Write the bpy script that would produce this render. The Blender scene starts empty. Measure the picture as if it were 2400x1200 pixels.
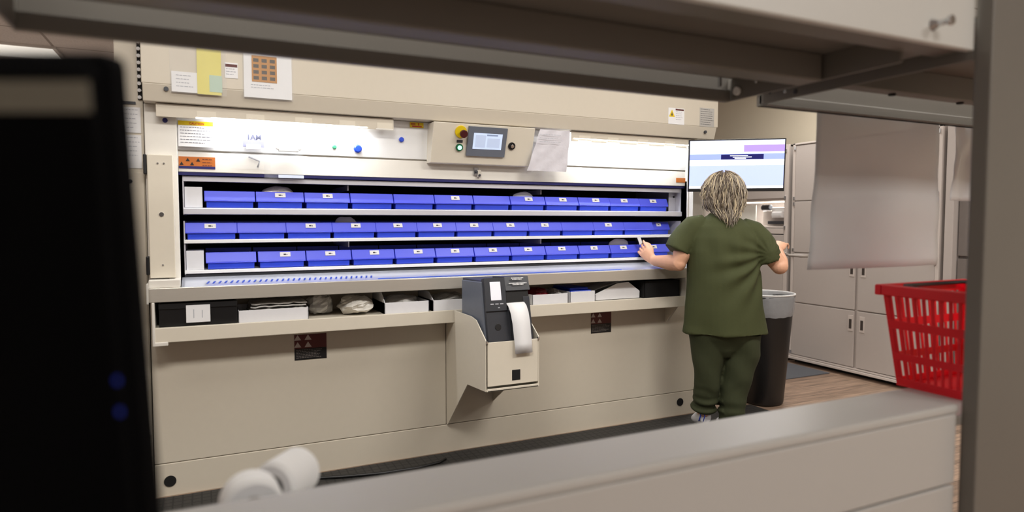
import bpy, bmesh, math, random
from mathutils import Vector, Matrix, noise
random.seed(7)
sc = bpy.context.scene
C = sc.collection
PI = math.pi
# ------------------------------------------------------------------ camera
YAW, PITCH, FPX = math.radians(25.2), math.radians(3.07), 1530.0
cam = bpy.data.cameras.new('camera'); camo = bpy.data.objects.new('camera', cam); C.objects.link(camo)
camo.location = (0, 0, 1.3)
camo.rotation_euler = (PI/2 - PITCH, 0, -YAW)
cam.sensor_width = 36.0; cam.lens = 36.0*FPX/2400.0
cam.clip_start = 0.02; cam.clip_end = 60
cam.dof.use_dof = True; cam.dof.focus_distance = 3.7; cam.dof.aperture_fstop = 1.7
sc.camera = camo
# ------------------------------------------------------------------ world, view
w = bpy.data.worlds.new('room_air'); sc.world = w; w.use_nodes = True
bg = w.node_tree.nodes['Background']; bg.inputs[0].default_value = (0.9, 0.93, 1, 1); bg.inputs[1].default_value = 0.08
vs = sc.view_settings
vs.view_transform = 'Standard'; vs.look = 'None'; vs.gamma = 1.0; vs.use_curve_mapping = False; vs.exposure = 0.0
# ------------------------------------------------------------------ area lights (ceiling troffers, machine tubes)
def area(name, loc, sx, sy, power, rot=(0, 0, 0), col=(1, .96, .9)):
    l = bpy.data.lights.new(name, 'AREA'); l.shape = 'RECTANGLE'; l.size = sx; l.size_y = sy; l.energy = power; l.color = col
    o = bpy.data.objects.new(name, l); C.objects.link(o); o.location = loc; o.rotation_euler = rot
    return o
TROFF = [(0.5, 2.3), (2.4, 2.3), (-1.5, 2.3), (0.0, 1.2), (2.2, 1.2), (0.6, -1.4), (2.6, -1.4), (4.3, 4.0), (4.2, 1.2), (-1.4, 5.6), (-1.8, 7.6)]
PW = [6, 6, 7, 52, 48, 40, 40, 32, 30, 55, 45]
for (x, y), p in zip(TROFF, PW):
    area('ceiling_lamp_light', (x, y, 2.86), 1.1, 0.5, p)
# tubes behind the valance of the machine
area('work_tube_light', (0.40, 3.357, 1.775), 0.72, 0.03, 5.2, (math.radians(-12), 0, 0), (.93, .96, 1))
area('work_tube_light', (2.40, 3.357, 1.785), 0.85, 0.03, 5.2, (math.radians(-12), 0, 0), (.93, .96, 1))

# ------------------------------------------------------------------ helpers
def srgb(r, g, b):
    f = lambda c: (c/255/12.92) if c/255 <= .04045 else ((c/255+.055)/1.055)**2.4
    return (f(r), f(g), f(b), 1)
MATS = {}
def mat(name, rgb, rough=.5, metal=0, var=.04, scale=30, bump=.02, emit=0, alpha=1, aniso=0, stretch=None, spec=.5, trans=0):
    if name in MATS: return MATS[name]
    m = bpy.data.materials.new(name); m.use_nodes = True; nt = m.node_tree
    b = nt.nodes['Principled BSDF']
    tc = nt.nodes.new('ShaderNodeTexCoord'); mp = nt.nodes.new('ShaderNodeMapping')
    mp.inputs['Scale'].default_value = stretch or (1, 1, 1)
    nt.links.new(tc.outputs['Object'], mp.inputs[0])
    n = nt.nodes.new('ShaderNodeTexNoise'); n.inputs['Scale'].default_value = scale; n.inputs['Detail'].default_value = 4
    nt.links.new(mp.outputs[0], n.inputs[0])
    c = srgb(*rgb)
    mx = nt.nodes.new('ShaderNodeMix'); mx.data_type = 'RGBA'
    mx.inputs[6].default_value = tuple(max(0, x*(1-var)) for x in c[:3])+(1,)
    mx.inputs[7].default_value = tuple(min(1, x*(1+var)) for x in c[:3])+(1,)
    nt.links.new(n.outputs[0], mx.inputs[0]); nt.links.new(mx.outputs[2], b.inputs['Base Color'])
    b.inputs['Roughness'].default_value = rough; b.inputs['Metallic'].default_value = metal
    b.inputs['Specular IOR Level'].default_value = spec
    b.inputs['Alpha'].default_value = alpha
    if trans: b.inputs['Transmission Weight'].default_value = trans
    if bump:
        bp = nt.nodes.new('ShaderNodeBump'); bp.inputs['Strength'].default_value = bump*4; bp.inputs['Distance'].default_value = .002
        nt.links.new(n.outputs[0], bp.inputs['Height']); nt.links.new(bp.outputs[0], b.inputs['Normal'])
    if emit:
        nt.links.new(mx.outputs[2], b.inputs['Emission Color']); b.inputs['Emission Strength'].default_value = emit
    MATS[name] = m
    return m

def tag(o, label=None, cat=None, group=None, kind=None):
    if label: o['label'] = label
    if cat: o['category'] = cat
    if group: o['group'] = group
    if kind: o['kind'] = kind
    return o
def empty(name, loc=(0, 0, 0), label=None, cat=None, group=None, rz=0):
    o = bpy.data.objects.new(name, None); C.objects.link(o); o.location = loc; o.rotation_euler = (0, 0, rz)
    o.empty_display_size = .05
    return tag(o, label, cat, group)

class MB:
    """collects shapes, then links them as one mesh object"""
    def __init__(s): s.v = []; s.f = []; s.mi = []; s.mats = []
    def m(s, mt):
        if mt not in s.mats: s.mats.append(mt)
        return s.mats.index(mt)
    def add(s, vs_, fs, mt):
        k = len(s.v); i = s.m(mt)
        s.v += [tuple(p) for p in vs_]
        for f in fs: s.f.append([k+a for a in f]); s.mi.append(i)
    def box(s, x0, x1, y0, y1, z0, z1, mt, M=None):
        vs_ = [Vector((x, y, z)) for z in (z0, z1) for y in (y0, y1) for x in (x0, x1)]
        if M is not None: vs_ = [M @ p for p in vs_]
        s.add(vs_, [(0, 2, 3, 1), (4, 5, 7, 6), (0, 1, 5, 4), (2, 6, 7, 3), (0, 4, 6, 2), (1, 3, 7, 5)], mt)
    def prism(s, prof, x0, x1, mt, axis='x', M=None):
        """closed polygon extruded; prof is (y,z) for axis x, (x,z) for axis y, (x,y) for axis z"""
        n = len(prof)
        def P(t, a, b): return Vector({'x': (t, a, b), 'y': (a, t, b), 'z': (a, b, t)}[axis])
        vs_ = [P(x0, *p) for p in prof]+[P(x1, *p) for p in prof]
        if M is not None: vs_ = [M @ p for p in vs_]
        fs = [tuple(range(n))[::-1], tuple(range(n, 2*n))]+[(i, (i+1) % n, n+(i+1) % n, n+i) for i in range(n)]
        s.add(vs_, fs, mt)
    def quad(s, a, b, c, d, mt): s.add([a, b, c, d], [(0, 1, 2, 3)], mt)
    def tube(s, pts, rad, mt, seg=12, cap=True, flat=1.0, up=None):
        pts = [Vector(p) for p in pts]
        if not hasattr(rad, '__len__'): rad = [rad]*len(pts)
        n = len(pts); rings = []
        t0 = (pts[1]-pts[0]).normalized()
        a = Vector(up) if up else (Vector((0, 0, 1)) if abs(t0.z) < .9 else Vector((0, 1, 0)))
        u = (a - t0*a.dot(t0)).normalized()
        for i, p in enumerate(pts):
            t = (pts[min(i+1, n-1)]-pts[max(i-1, 0)]).normalized()
            u = (u - t*u.dot(t)).normalized(); v = t.cross(u)
            r = rad[i]; ra, rb = r if hasattr(r, '__len__') else (r, r*flat)
            rings.append([p+u*(ra*math.cos(2*PI*j/seg))+v*(rb*math.sin(2*PI*j/seg)) for j in range(seg)])
        vs_ = [q for r in rings for q in r]
        fs = [(i*seg+j, i*seg+(j+1) % seg, (i+1)*seg+(j+1) % seg, (i+1)*seg+j) for i in range(n-1) for j in range(seg)]
        if cap: fs += [tuple(range(seg))[::-1], tuple((n-1)*seg+j for j in range(seg))]
        s.add(vs_, fs, mt)
    def cyl(s, a, b, r, mt, seg=24, r2=None): s.tube([a, b], [r, r if r2 is None else r2], mt, seg)
    def rings(s, R_, mt, seg=28, cap=True, power=2.0):
        """stack of superellipse rings (cx,cy,z,rx,ry)"""
        vs_ = []
        for cx, cy, z, rx, ry in R_:
            for j in range(seg):
                c, q = math.cos(2*PI*j/seg), math.sin(2*PI*j/seg)
                e = 2.0/power
                vs_.append((cx+rx*math.copysign(abs(c)**e, c), cy+ry*math.copysign(abs(q)**e, q), z))
        n = len(R_)
        fs = [(i*seg+j, i*seg+(j+1) % seg, (i+1)*seg+(j+1) % seg, (i+1)*seg+j) for i in range(n-1) for j in range(seg)]
        if cap: fs += [tuple(range(seg))[::-1], tuple((n-1)*seg+j for j in range(seg))]
        s.add(vs_, fs, mt)
    def ball(s, c, r, mt, seg=20, ringn=12):
        rx, ry, rz = r if hasattr(r, '__len__') else (r, r, r)
        R_ = []
        for i in range(1, ringn):
            a = -PI/2+PI*i/ringn
            R_.append((c[0], c[1], c[2]+rz*math.sin(a), rx*math.cos(a), ry*math.cos(a)))
        s.rings(R_, mt, seg)
    def text(s, txt, size, mt, org, ux, uy, bold=0, align='CENTER'):
        cu = bpy.data.curves.new('t', 'FONT'); cu.body = txt; cu.size = size; cu.align_x = align; cu.offset = bold; cu.resolution_u = 2
        o = bpy.data.objects.new('t', cu); me = bpy.data.meshes.new_from_object(o)
        ux, uy, org = Vector(ux).normalized(), Vector(uy).normalized(), Vector(org)
        s.add([org+ux*p.co.x+uy*p.co.y for p in me.vertices], [tuple(p.vertices) for p in me.polygons], mt)
        bpy.data.meshes.remove(me); bpy.data.objects.remove(o); bpy.data.curves.remove(cu)
    def mesh(s, name):
        me = bpy.data.meshes.new(name); me.from_pydata(s.v, [], s.f)
        for mt in s.mats: me.materials.append(mt)
        me.polygons.foreach_set('material_index', s.mi); me.update()
        return me
    def build(s, name, parent=None, bevel=0, smooth=False, loc=None, recalc=True, solid=0):
        me = s.mesh(name)
        if recalc:
            b = bmesh.new(); b.from_mesh(me); bmesh.ops.recalc_face_normals(b, faces=b.faces); b.to_mesh(me); b.free()
        if smooth:
            me.polygons.foreach_set('use_smooth', [True]*len(me.polygons))
        o = bpy.data.objects.new(name, me); C.objects.link(o)
        if loc is not None:
            me.transform(Matrix.Translation(-Vector(loc))); o.location = loc
        if parent is not None: o.parent = parent
        if solid:
            md = o.modifiers.new('solid', 'SOLIDIFY'); md.thickness = solid; md.offset = 0
        if bevel:
            md = o.modifiers.new('bevel', 'BEVEL'); md.width = bevel; md.segments = 2; md.limit_method = 'ANGLE'; md.angle_limit = math.radians(40)
        return o
def one(name, fn, parent=None, **k):
    m = MB(); fn(m); return m.build(name, parent, **k)

# ------------------------------------------------------------------ materials
beige = mat('beige_powder_coat', (208, 199, 183), .42, var=.02)
beige2 = mat('light_beige_coat', (222, 214, 198), .42, var=.02)
ivory = mat('ivory_sheet', (228, 224, 216), .4, var=.02)
white = mat('white_plastic', (238, 238, 238), .4, var=.02)
paper = mat('white_paper', (236, 236, 238), .7, var=.02)
card = mat('white_cardboard', (226, 226, 230), .7, var=.03)
alu = mat('anodised_aluminium', (214, 214, 222), .35, .3, var=.03)
steel = mat('brushed_steel', (206, 200, 190), .36, .5, var=.07, scale=18, stretch=(1, 1, 60), bump=.01)
steeltop = mat('polished_steel_top', (214, 218, 230), .2, .55, var=.02)
chrome = mat('chrome', (210, 212, 216), .15, 1, var=.02)
black = mat('black_plastic', (16, 16, 18), .45)
blackm = mat('matt_black', (8, 8, 10), .8)
darkin = mat('dark_interior', (22, 24, 32), .8)
darkgrey = mat('charcoal_plastic', (52, 54, 60), .4)
midgrey = mat('grey_plastic', (104, 110, 122), .45)
bluebin = mat('blue_bin_plastic', (48, 76, 216), .3, var=.06, scale=12, spec=.6)
bluelit = mat('blue_bin_lit_face', (80, 92, 238), .38, var=.05, scale=12, spec=.6)  # bin plastic lightened: light on the tilted face put into the colour
navy = mat('navy', (14, 14, 92), .5)
blue = mat('blue_magnet_plastic', (30, 70, 200), .35)
orange = mat('orange_sticker', (190, 104, 28), .5)
yellow = mat('yellow_sticker', (232, 200, 10), .5)
yellowp = mat('yellow_note_paper', (228, 218, 120), .7)
aqua = mat('pale_green_note', (186, 208, 190), .7)
ink = mat('printed_ink', (62, 60, 66), .7)
inkl = mat('faint_print', (176, 178, 186), .7)
red = mat('red_print', (190, 40, 34), .5)
maroon = mat('maroon_print', (88, 30, 28), .5)
darkbrown = mat('gold_black_print', (62, 42, 8), .5)
gold = mat('amber_print', (186, 124, 22), .5)
redp = mat('red_basket_plastic', (240, 16, 36), .38, var=.04)
skin = mat('skin', (222, 170, 140), .5, var=.05, scale=40)
scrub = mat('olive_green_fabric', (62, 67, 34), .85, var=.08, scale=90, bump=.04)
scrubd = mat('shaded_olive_fabric', (50, 55, 30), .85, var=.1, scale=60, bump=.04)  # olive of the top darkened, shade on the trousers put into the colour
cab = mat('grey_cabinet_coat', (182, 173, 168), .45, var=.02)
cab2 = mat('light_grey_cabinet_trim', (200, 190, 184), .45, var=.02)
cabd = mat('dark_cabinet_gap', (60, 52, 48), .6)
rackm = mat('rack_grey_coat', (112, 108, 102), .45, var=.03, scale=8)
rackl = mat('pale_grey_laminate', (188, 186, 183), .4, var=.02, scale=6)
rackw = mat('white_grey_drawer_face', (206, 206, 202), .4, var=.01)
foil = mat('clear_film', (226, 228, 232), .18, var=.05, alpha=.12, scale=14, bump=.3)
film = mat('frosted_film', (232, 232, 234), .4, var=.05, alpha=.84, scale=5, bump=.1)
bagp = mat('translucent_bag_film', (214, 212, 208), .25, var=.1, alpha=.82, scale=22, bump=.5)

# brick of procedural floor: wood planks
def wood_floor():
    m = bpy.data.materials.new('wood_plank_floor'); m.use_nodes = True; nt = m.node_tree; b = nt.nodes['Principled BSDF']
    tc = nt.nodes.new('ShaderNodeTexCoord'); mp = nt.nodes.new('ShaderNodeMapping'); mp.inputs['Rotation'].default_value = (0, 0, math.radians(0))
    nt.links.new(tc.outputs['Object'], mp.inputs[0])
    br = nt.nodes.new('ShaderNodeTexBrick'); br.inputs['Scale'].default_value = 1; br.inputs['Brick Width'].default_value = 1.2; br.inputs['Row Height'].default_value = .15
    br.inputs['Mortar Size'].default_value = .002; br.inputs['Color1'].default_value = srgb(168, 144, 126); br.inputs['Color2'].default_value = srgb(140, 118, 102); br.inputs['Mortar'].default_value = srgb(90, 76, 66)
    nt.links.new(mp.outputs[0], br.inputs[0])
    mp2 = nt.nodes.new('ShaderNodeMapping'); mp2.inputs['Scale'].default_value = (2, 26, 2); nt.links.new(tc.outputs['Object'], mp2.inputs[0])
    n = nt.nodes.new('ShaderNodeTexNoise'); n.inputs['Scale'].default_value = 2; n.inputs['Detail'].default_value = 6; nt.links.new(mp2.outputs[0], n.inputs[0])
    rp = nt.nodes.new('ShaderNodeValToRGB'); rp.color_ramp.elements[0].color = (.55, .55, .55, 1); rp.color_ramp.elements[1].color = (1.25, 1.2, 1.15, 1)
    rp.color_ramp.elements[0].position = .3; rp.color_ramp.elements[1].position = .7
    nt.links.new(n.outputs[0], rp.inputs[0])
    mx = nt.nodes.new('ShaderNodeMix'); mx.data_type = 'RGBA'; mx.blend_type = 'MULTIPLY'; mx.inputs[0].default_value = 1
    nt.links.new(br.outputs[0], mx.inputs[6]); nt.links.new(rp.outputs[0], mx.inputs[7]); nt.links.new(mx.outputs[2], b.inputs['Base Color'])
    b.inputs['Roughness'].default_value = .45
    return m
def tiles(name, c1, c2, size, rough=.8, mortar=.004):
    m = bpy.data.materials.new(name); m.use_nodes = True; nt = m.node_tree; b = nt.nodes['Principled BSDF']
    tc = nt.nodes.new('ShaderNodeTexCoord')
    br = nt.nodes.new('ShaderNodeTexBrick'); br.offset = 0; br.inputs['Scale'].default_value = 1; br.inputs['Brick Width'].default_value = size[0]; br.inputs['Row Height'].default_value = size[1]
    br.inputs['Mortar Size'].default_value = mortar; br.inputs['Color1'].default_value = srgb(*c1); br.inputs['Color2'].default_value = srgb(*c1); br.inputs['Mortar'].default_value = srgb(*c2)
    nt.links.new(tc.outputs['Object'], br.inputs[0])
    n = nt.nodes.new('ShaderNodeTexNoise'); n.inputs['Scale'].default_value = 60; nt.links.new(tc.outputs['Object'], n.inputs[0])
    mx = nt.nodes.new('ShaderNodeMix'); mx.data_type = 'RGBA'; mx.blend_type = 'MULTIPLY'; mx.inputs[0].default_value = .35
    nt.links.new(br.outputs[0], mx.inputs[6]); nt.links.new(n.outputs[0], mx.inputs[7]); nt.links.new(mx.outputs[2], b.inputs['Base Color'])
    b.inputs['Roughness'].default_value = rough
    return m
floorm = wood_floor()
ceilm = tiles('ceiling_tile', (240, 240, 242), (176, 172, 170), (1.22, .61), .9, .012)
matm = tiles('dark_floor_mat', (54, 52, 50), (34, 33, 32), (.04, .04), .75, .004)
matm2 = mat('slate_floor_mat', (84, 86, 92), .8, var=.1, scale=80)
wallm = mat('cream_wall_paint', (222, 212, 192), .7, var=.02, scale=6)
wallg = mat('grey_wall_paint', (196, 188, 182), .7, var=.02, scale=6)
lampm = mat('lamp_diffuser', (255, 250, 240), .5, emit=.8, bump=0)
slotm = mat('slot_glow', (250, 250, 250), .5, emit=1.2, bump=0)  # tube light shining through the valance notches, put in as emission
tubem = mat('tube_glow', (240, 245, 255), .5, emit=12, bump=0)

# ------------------------------------------------------------------ setting
def struct(name, *box, m, bevel=0):
    o = one(name, lambda b: b.box(*box, m), bevel=bevel); o['kind'] = 'structure'; return o
struct('floor', -4, 5.62, -3, 9, -.1, 0, m=floorm)
struct('ceiling', -4, 5.62, -3, 9, 2.9, 3.0, m=ceilm)
struct('wall_back', -4, 5.62, 9, 9.1, 0, 2.9, m=wallg)
struct('wall_left', -4.1, -4, -3, 9, 0, 2.9, m=wallg)
struct('wall_right', 5.52, 5.62, -3, 9, 0, 2.9, m=wallm)
struct('wall_front', -4, 5.62, -3.1, -3, 0, 2.9, m=wallg)
for x, y in TROFF:
    t = empty('ceiling_light', (x, y, 2.9), 'recessed rectangular ceiling light above the work aisle', 'light', 'ceiling lights')
    one('frame', lambda b: [b.box(-.6, .6, -.3, -.27, -.02, 0, white), b.box(-.6, .6, .27, .3, -.02, 0, white), b.box(-.6, -.57, -.27, .27, -.02, 0, white), b.box(.57, .6, -.27, .27, -.02, 0, white)], t)
    one('diffuser', lambda b: b.box(-.57, .57, -.27, .27, -.012, -.004, lampm), t)

# ------------------------------------------------------------------ dispensing machine (vertical carousel)
XL, XR, D = -.236, 3.03, 3.425
K = empty('storage_carousel', (1.4, 3.9, 0), 'wide beige steel automated storage carousel with three lit trays of blue bins', 'storage machine')
KI = Vector((-1.4, -3.9, 0))
def kp(name, fn, bevel=0, parent=None, label=None, smooth=False):
    b = MB(); fn(b); b.v = [tuple(Vector(p)+KI) for p in b.v]
    o = b.build(name, K if parent is None else parent, bevel=bevel, smooth=smooth)
    if label: o['label'] = label
    return o
kp('kick_panel', lambda b: b.box(XL, XR, D-.002, 4.3, 0, .157, beige), .003)
kp('lower_panel', lambda b: b.box(XL, 1.203, D, 4.3, .16, .752, beige), .003)
kp('lower_panel', lambda b: b.box(1.206, XR, D, 4.3, .16, .752, beige), .003)
for x, z in ((-.174, .073), (2.853, .09)):
    kp('cable_hole', lambda b: b.cyl((x, D-.006, z), (x, D+.01, z), .026, blackm), label='round black cable hole')
# supply shelf
kp('supply_shelf', lambda b: [b.box(-.213, 2.78, 3.318, 3.67, .785, .815, beige2), b.box(-.213, 2.78, 3.30, 3.318, .752, .82, beige2),
    b.box(-.222, -.21, 3.296, 3.67, .752, .935, ivory), b.box(-.222, -.16, 3.296, 3.33, .738, .756, ivory),
    b.box(2.78, 2.792, 3.296, 3.67, .752, .935, ivory)], .003)
kp('shelf_bracket', lambda b: b.prism([(3.31, .752), (3.425, .752), (3.425, .64), (3.41, .64)], 2.72, 2.735, beige), .001)
kp('cubby_back', lambda b: b.box(XL, XR, 3.67, 3.72, .75, .945, beige))
kp('side_wall', lambda b: b.box(XL, XL+.02, 3.44, 4.3, .75, 1.0, beige))
# counter
kp('counter', lambda b: [b.box(-.232, 3.02, 3.30, 3.315, .936, .999, steel), b.box(-.232, 3.02, 3.315, 3.47, .975, .997, steel)], .002, label='brushed stainless steel counter front')
kp('counter_end', lambda b: b.box(-.24, -.232, 3.295, 3.47, .93, 1.02, ivory), .001)
kp('counter_tray', lambda b: b.prism([(3.303, .9995), (3.303, 1.001), (3.447, 1.034), (3.447, .9995)], -.10, 2.865, steeltop), .0005)
zz = lambda y: 1.001+(y-3.303)/.144*.033+.0006
def slots(b):
    for i in range(31):
        x = -.0+i*.0255
        b.quad((x, 3.335, zz(3.335)), (x+.009, 3.335, zz(3.335)), (x+.019, 3.372, zz(3.372)), (x+.010, 3.372, zz(3.372)), mat('slot_blue', (36, 70, 176), .4))
kp('vent_slots', slots, label='row of small slanted blue slots')
kp('bin_reflection', lambda b: b.quad((.80, 3.308, zz(3.308)), (2.3, 3.308, zz(3.308)), (2.3, 3.322, zz(3.322)), (.80, 3.322, zz(3.322)), mat('reflection_blue', (52, 88, 190), .3)), label='thin painted blue reflection of the bins along the tray front edge')  # reflection of the blue bins in the steel, painted as a flat strip
# posts beside the opening
def jambs(b):
    b.box(XL, -.105, 3.40, 4.3, 1.03, 1.83, ivory); b.box(-.232, -.105, 3.315, 3.47, .9985, 1.035, ivory)
kp('left_post', jambs, .003)
kp('right_post', lambda b: b.box(2.875, XR, 3.40, 4.3, 1.02, 1.84, ivory), .003)
kp('guard_bar', lambda b: [b.box(-.228, -.123, 3.362, 3.40, 1.04, 1.60, beige2), b.box(-.232, -.15, 3.358, 3.4, 1.028, 1.036, chrome)], .004, label='pale vertical safety sensor bar')
gb = kp('guard_bar', lambda b: b.box(2.885, 2.97, 3.362, 3.40, 1.04, 1.60, ivory), .004)
for z0, z1 in ((1.51, 1.6), (1.055, 1.14)):
    kp('hinge', lambda b: b.box(-.243, -.229, 3.365, 3.40, z0, z1, black), .004)
for x, z, r in ((-.175, 1.33, .010), (-.185, 1.56, .004), (-.16, 1.56, .004), (-.175, 1.1, .004)): kp('screw', lambda b: b.cyl((x, 3.358, z), (x, 3.364, z), r, chrome, 12))
# head: fascia with sloping lower band
def fasc(b):
    b.box(XL, XR, 3.30, 4.3, 1.905, 2.72, beige)
    b.prism([(3.30, 1.905), (3.322, 1.830), (3.40, 1.830), (3.40, 1.905)], XL+.003, XR-.01, beige)
kp('upper_fascia', fasc, .003)
kp('header_panel', lambda b: b.box(-.105, 2.875, 3.44, 3.50, 1.535, 1.84, ivory))
kp('lit_panel', lambda b: [b.prism([(3.405, 1.83), (3.405, 1.80), (3.425, 1.632), (3.44, 1.632), (3.44, 1.83)], -.105, 2.875, white)], .002, label='white panel lit by the work tubes')
kp('sliding_door', lambda b: b.box(-.105, 2.875, 3.428, 3.438, 1.53, 1.624, ivory), .002)
def valance(x0, x1, tabs):
    def f(b):
        b.box(x0, x1, 3.345, 3.350, 1.768, 1.826, beige)
        b.box(x0, x1, 3.350, 3.40, 1.822, 1.826, beige2)
    o = kp('light_valance', f, .001)
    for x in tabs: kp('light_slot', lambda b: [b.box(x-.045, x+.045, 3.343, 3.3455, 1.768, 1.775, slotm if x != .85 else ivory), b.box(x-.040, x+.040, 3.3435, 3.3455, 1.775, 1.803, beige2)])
valance(-.185, .897, (.02, .23, .45, .66, .85))
valance(1.96, 2.90, (2.05, 2.25, 2.47, 2.68, 2.86))
for x0, x1 in ((.03, .76), (1.98, 2.82)):
    kp('fluorescent_tube', lambda b: b.cyl((x0, 3.368, 1.800), (x1, 3.368, 1.800), .008, tubem, 12))
for x, z in ((-.14, 1.885), (2.93, 1.872)): kp('bolt', lambda b: b.cyl((x, 3.300, z), (x, 3.312, z), .010, darkgrey, 12))
kp('bolt', lambda b: b.cyl((-.152, 3.392, 1.759), (-.152, 3.402, 1.759), .011, navy, 12))
# interior
def inner(b):
    b.box(-.105, 2.875, 4.02, 4.05, 1.0, 1.56, darkin); b.box(-.105, 2.875, 3.47, 4.05, 1.0, 1.016, darkin); b.box(-.105, 2.875, 3.5, 4.05, 1.535, 1.56, darkin)
    b.box(-.12, -.105, 3.41, 4.05, 1.0, 1.56, blackm); b.box(2.875, 2.89, 3.41, 4.05, 1.0, 1.56, blackm)
kp('dark_interior', inner)
kp('door_track', lambda b: b.box(-.105, 2.875, 3.432, 3.452, 1.515, 1.531, navy), .001, label='navy strip along top of the opening')
XA, XB = -.09, 2.862
def carrier(zs, ztop, shelves, name):
    c = kp(name, lambda b: [b.box(XA, XA+.006, 3.45, 3.95, zs, ztop, alu), b.box(XB-.006, XB, 3.45, 3.95, zs, ztop, alu), b.box(XA, XB, 3.945, 3.95, zs, ztop, blackm)], .001)
    return c
t1 = carrier(1.329, 1.514, None, 'tray_carrier')
kp('top_rail', lambda b: b.box(XA, XB, 3.448, 3.462, 1.487, 1.512, alu), .002, parent=t1)
kp('shelf_edge', lambda b: [b.box(XA, XB, 3.438, 3.46, 1.331, 1.361, alu), b.box(XA, XB, 3.446, 3.95, 1.357, 1.363, alu)], .003, parent=t1)
t2 = carrier(1.045, 1.300, None, 'tray_carrier')
kp('shelf_edge', lambda b: [b.box(XA, XB, 3.440, 3.455, 1.194, 1.211, white), b.box(XA, XB, 3.446, 3.95, 1.203, 1.210, white)], .002, parent=t2)
kp('shelf_edge', lambda b: [b.box(XA, XB, 3.440, 3.455, 1.05, 1.066, white), b.box(XA, XB, 3.446, 3.95, 1.058, 1.065, white)], .002, parent=t2)
kp('drip_lip', lambda b: b.box(XA, XB, 3.452, 3.47, 1.034, 1.046, darkgrey), .001, parent=t2)
for z0, z1 in ((1.364, 1.462), (1.066, 1.158)):
    kp('spacer_plate', lambda b: b.box(XA+.008, -.006, 3.46, 3.70, z0, z1, card), .002, label='white blank spacer panel at row end')
for x in (.69, 1.84):
    kp('divider', lambda b: b.box(x-.003, x+.003, 3.50, 3.94, 1.460, 1.487, alu)); kp('divider', lambda b: b.box(x-.003, x+.003, 3.50, 3.94, 1.162, 1.193, alu))
kp('end_bracket', lambda b: [b.box(2.80, 2.856, 3.50, 3.506, 1.363, 1.49, alu), b.cyl((2.84, 3.494, 1.46), (2.84, 3.5, 1.46), .007, darkgrey, 10)], .002)
# hasp lock below control panel
kp('latch', lambda b: [b.box(1.372, 1.40, 3.415, 3.43, 1.555, 1.60, chrome), b.box(1.39, 1.412, 3.405, 3.42, 1.545, 1.585, steel), b.cyl((1.382, 3.41, 1.575), (1.382, 3.40, 1.575), .009, darkgrey, 12), b.cyl((1.400, 3.405, 1.556), (1.400, 3.395, 1.556), .007, darkgrey, 12)], .003)
# control panel, tilted: top nearer than bottom
cpt, cpb = Vector((1.10, 3.30, 1.822)), Vector((1.10, 3.368, 1.612))
cu = Vector((1, 0, 0)); cv = (cpb-cpt); CH = cv.length; cv.normalize(); cn = cv.cross(cu).normalized()
if cn.y > 0: cn = -cn
def CP(a, d, h=0): return cpt+cu*a+cv*d+cn*h
CW = .60
CM = Matrix((( cu.x, cv.x, cn.x, cpt.x), (cu.y, cv.y, cn.y, cpt.y), (cu.z, cv.z, cn.z, cpt.z), (0, 0, 0, 1)))
cpn = kp('control_panel', lambda b: b.prism([(cpt.y, cpt.z), (cpb.y, cpb.z), (3.43, cpb.z), (3.43, cpt.z)], 1.10, 1.70, beige2), .004)
kp('touch_screen', lambda b: [b.box(.197, .425, .012, .172, 0, .012, midgrey, CM), b.box(.228, .398, .045, .132, .012, .0135, mat('screen_glow', (190, 206, 232), .3, emit=.55, bump=0), CM),
    b.box(.24, .30, .055, .122, .0135, .014, mat('screen_pale', (176, 190, 216), .3, emit=.5, bump=0), CM), b.box(.305, .37, .05, .058, .0135, .014, mat('screen_grey', (130, 145, 175), .3, emit=.4, bump=0), CM), b.box(.31, .385, .07, .12, .0135, .014, mat('screen_pale', (1, 1, 1)), CM)], .003, parent=cpn)
kp('emergency_stop', lambda b: [b.cyl(CP(.155, .045), CP(.155, .045, .008), .033, yellow, 24), b.cyl(CP(.160, .05, .008), CP(.160, .05, .03), .012, black), b.cyl(CP(.160, .05, .03), CP(.160, .05, .045), .021, mat('dark_red_plastic', (70, 16, 18), .4), 24)], .002, parent=cpn, label='yellow ring with dark red push button')
kp('start_button', lambda b: [b.cyl(CP(.155, .13), CP(.155, .13, .01), .02, mat('green_plastic', (20, 90, 60), .4), 20), b.cyl(CP(.155, .13, .01), CP(.155, .13, .014), .012, mat('green_glow', (170, 250, 210), .4, emit=1.2, bump=0), 16), b.box(.138, .172, .09, .105, 0, .002, darkgrey, CM)], parent=cpn, label='round lit green button')
kp('key_switch', lambda b: [b.cyl(CP(.465, .108), CP(.465, .108, .008), .021, black, 20), b.cyl(CP(.465, .108, .008), CP(.465, .108, .016), .010, chrome, 14)], .001, parent=cpn)
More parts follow.
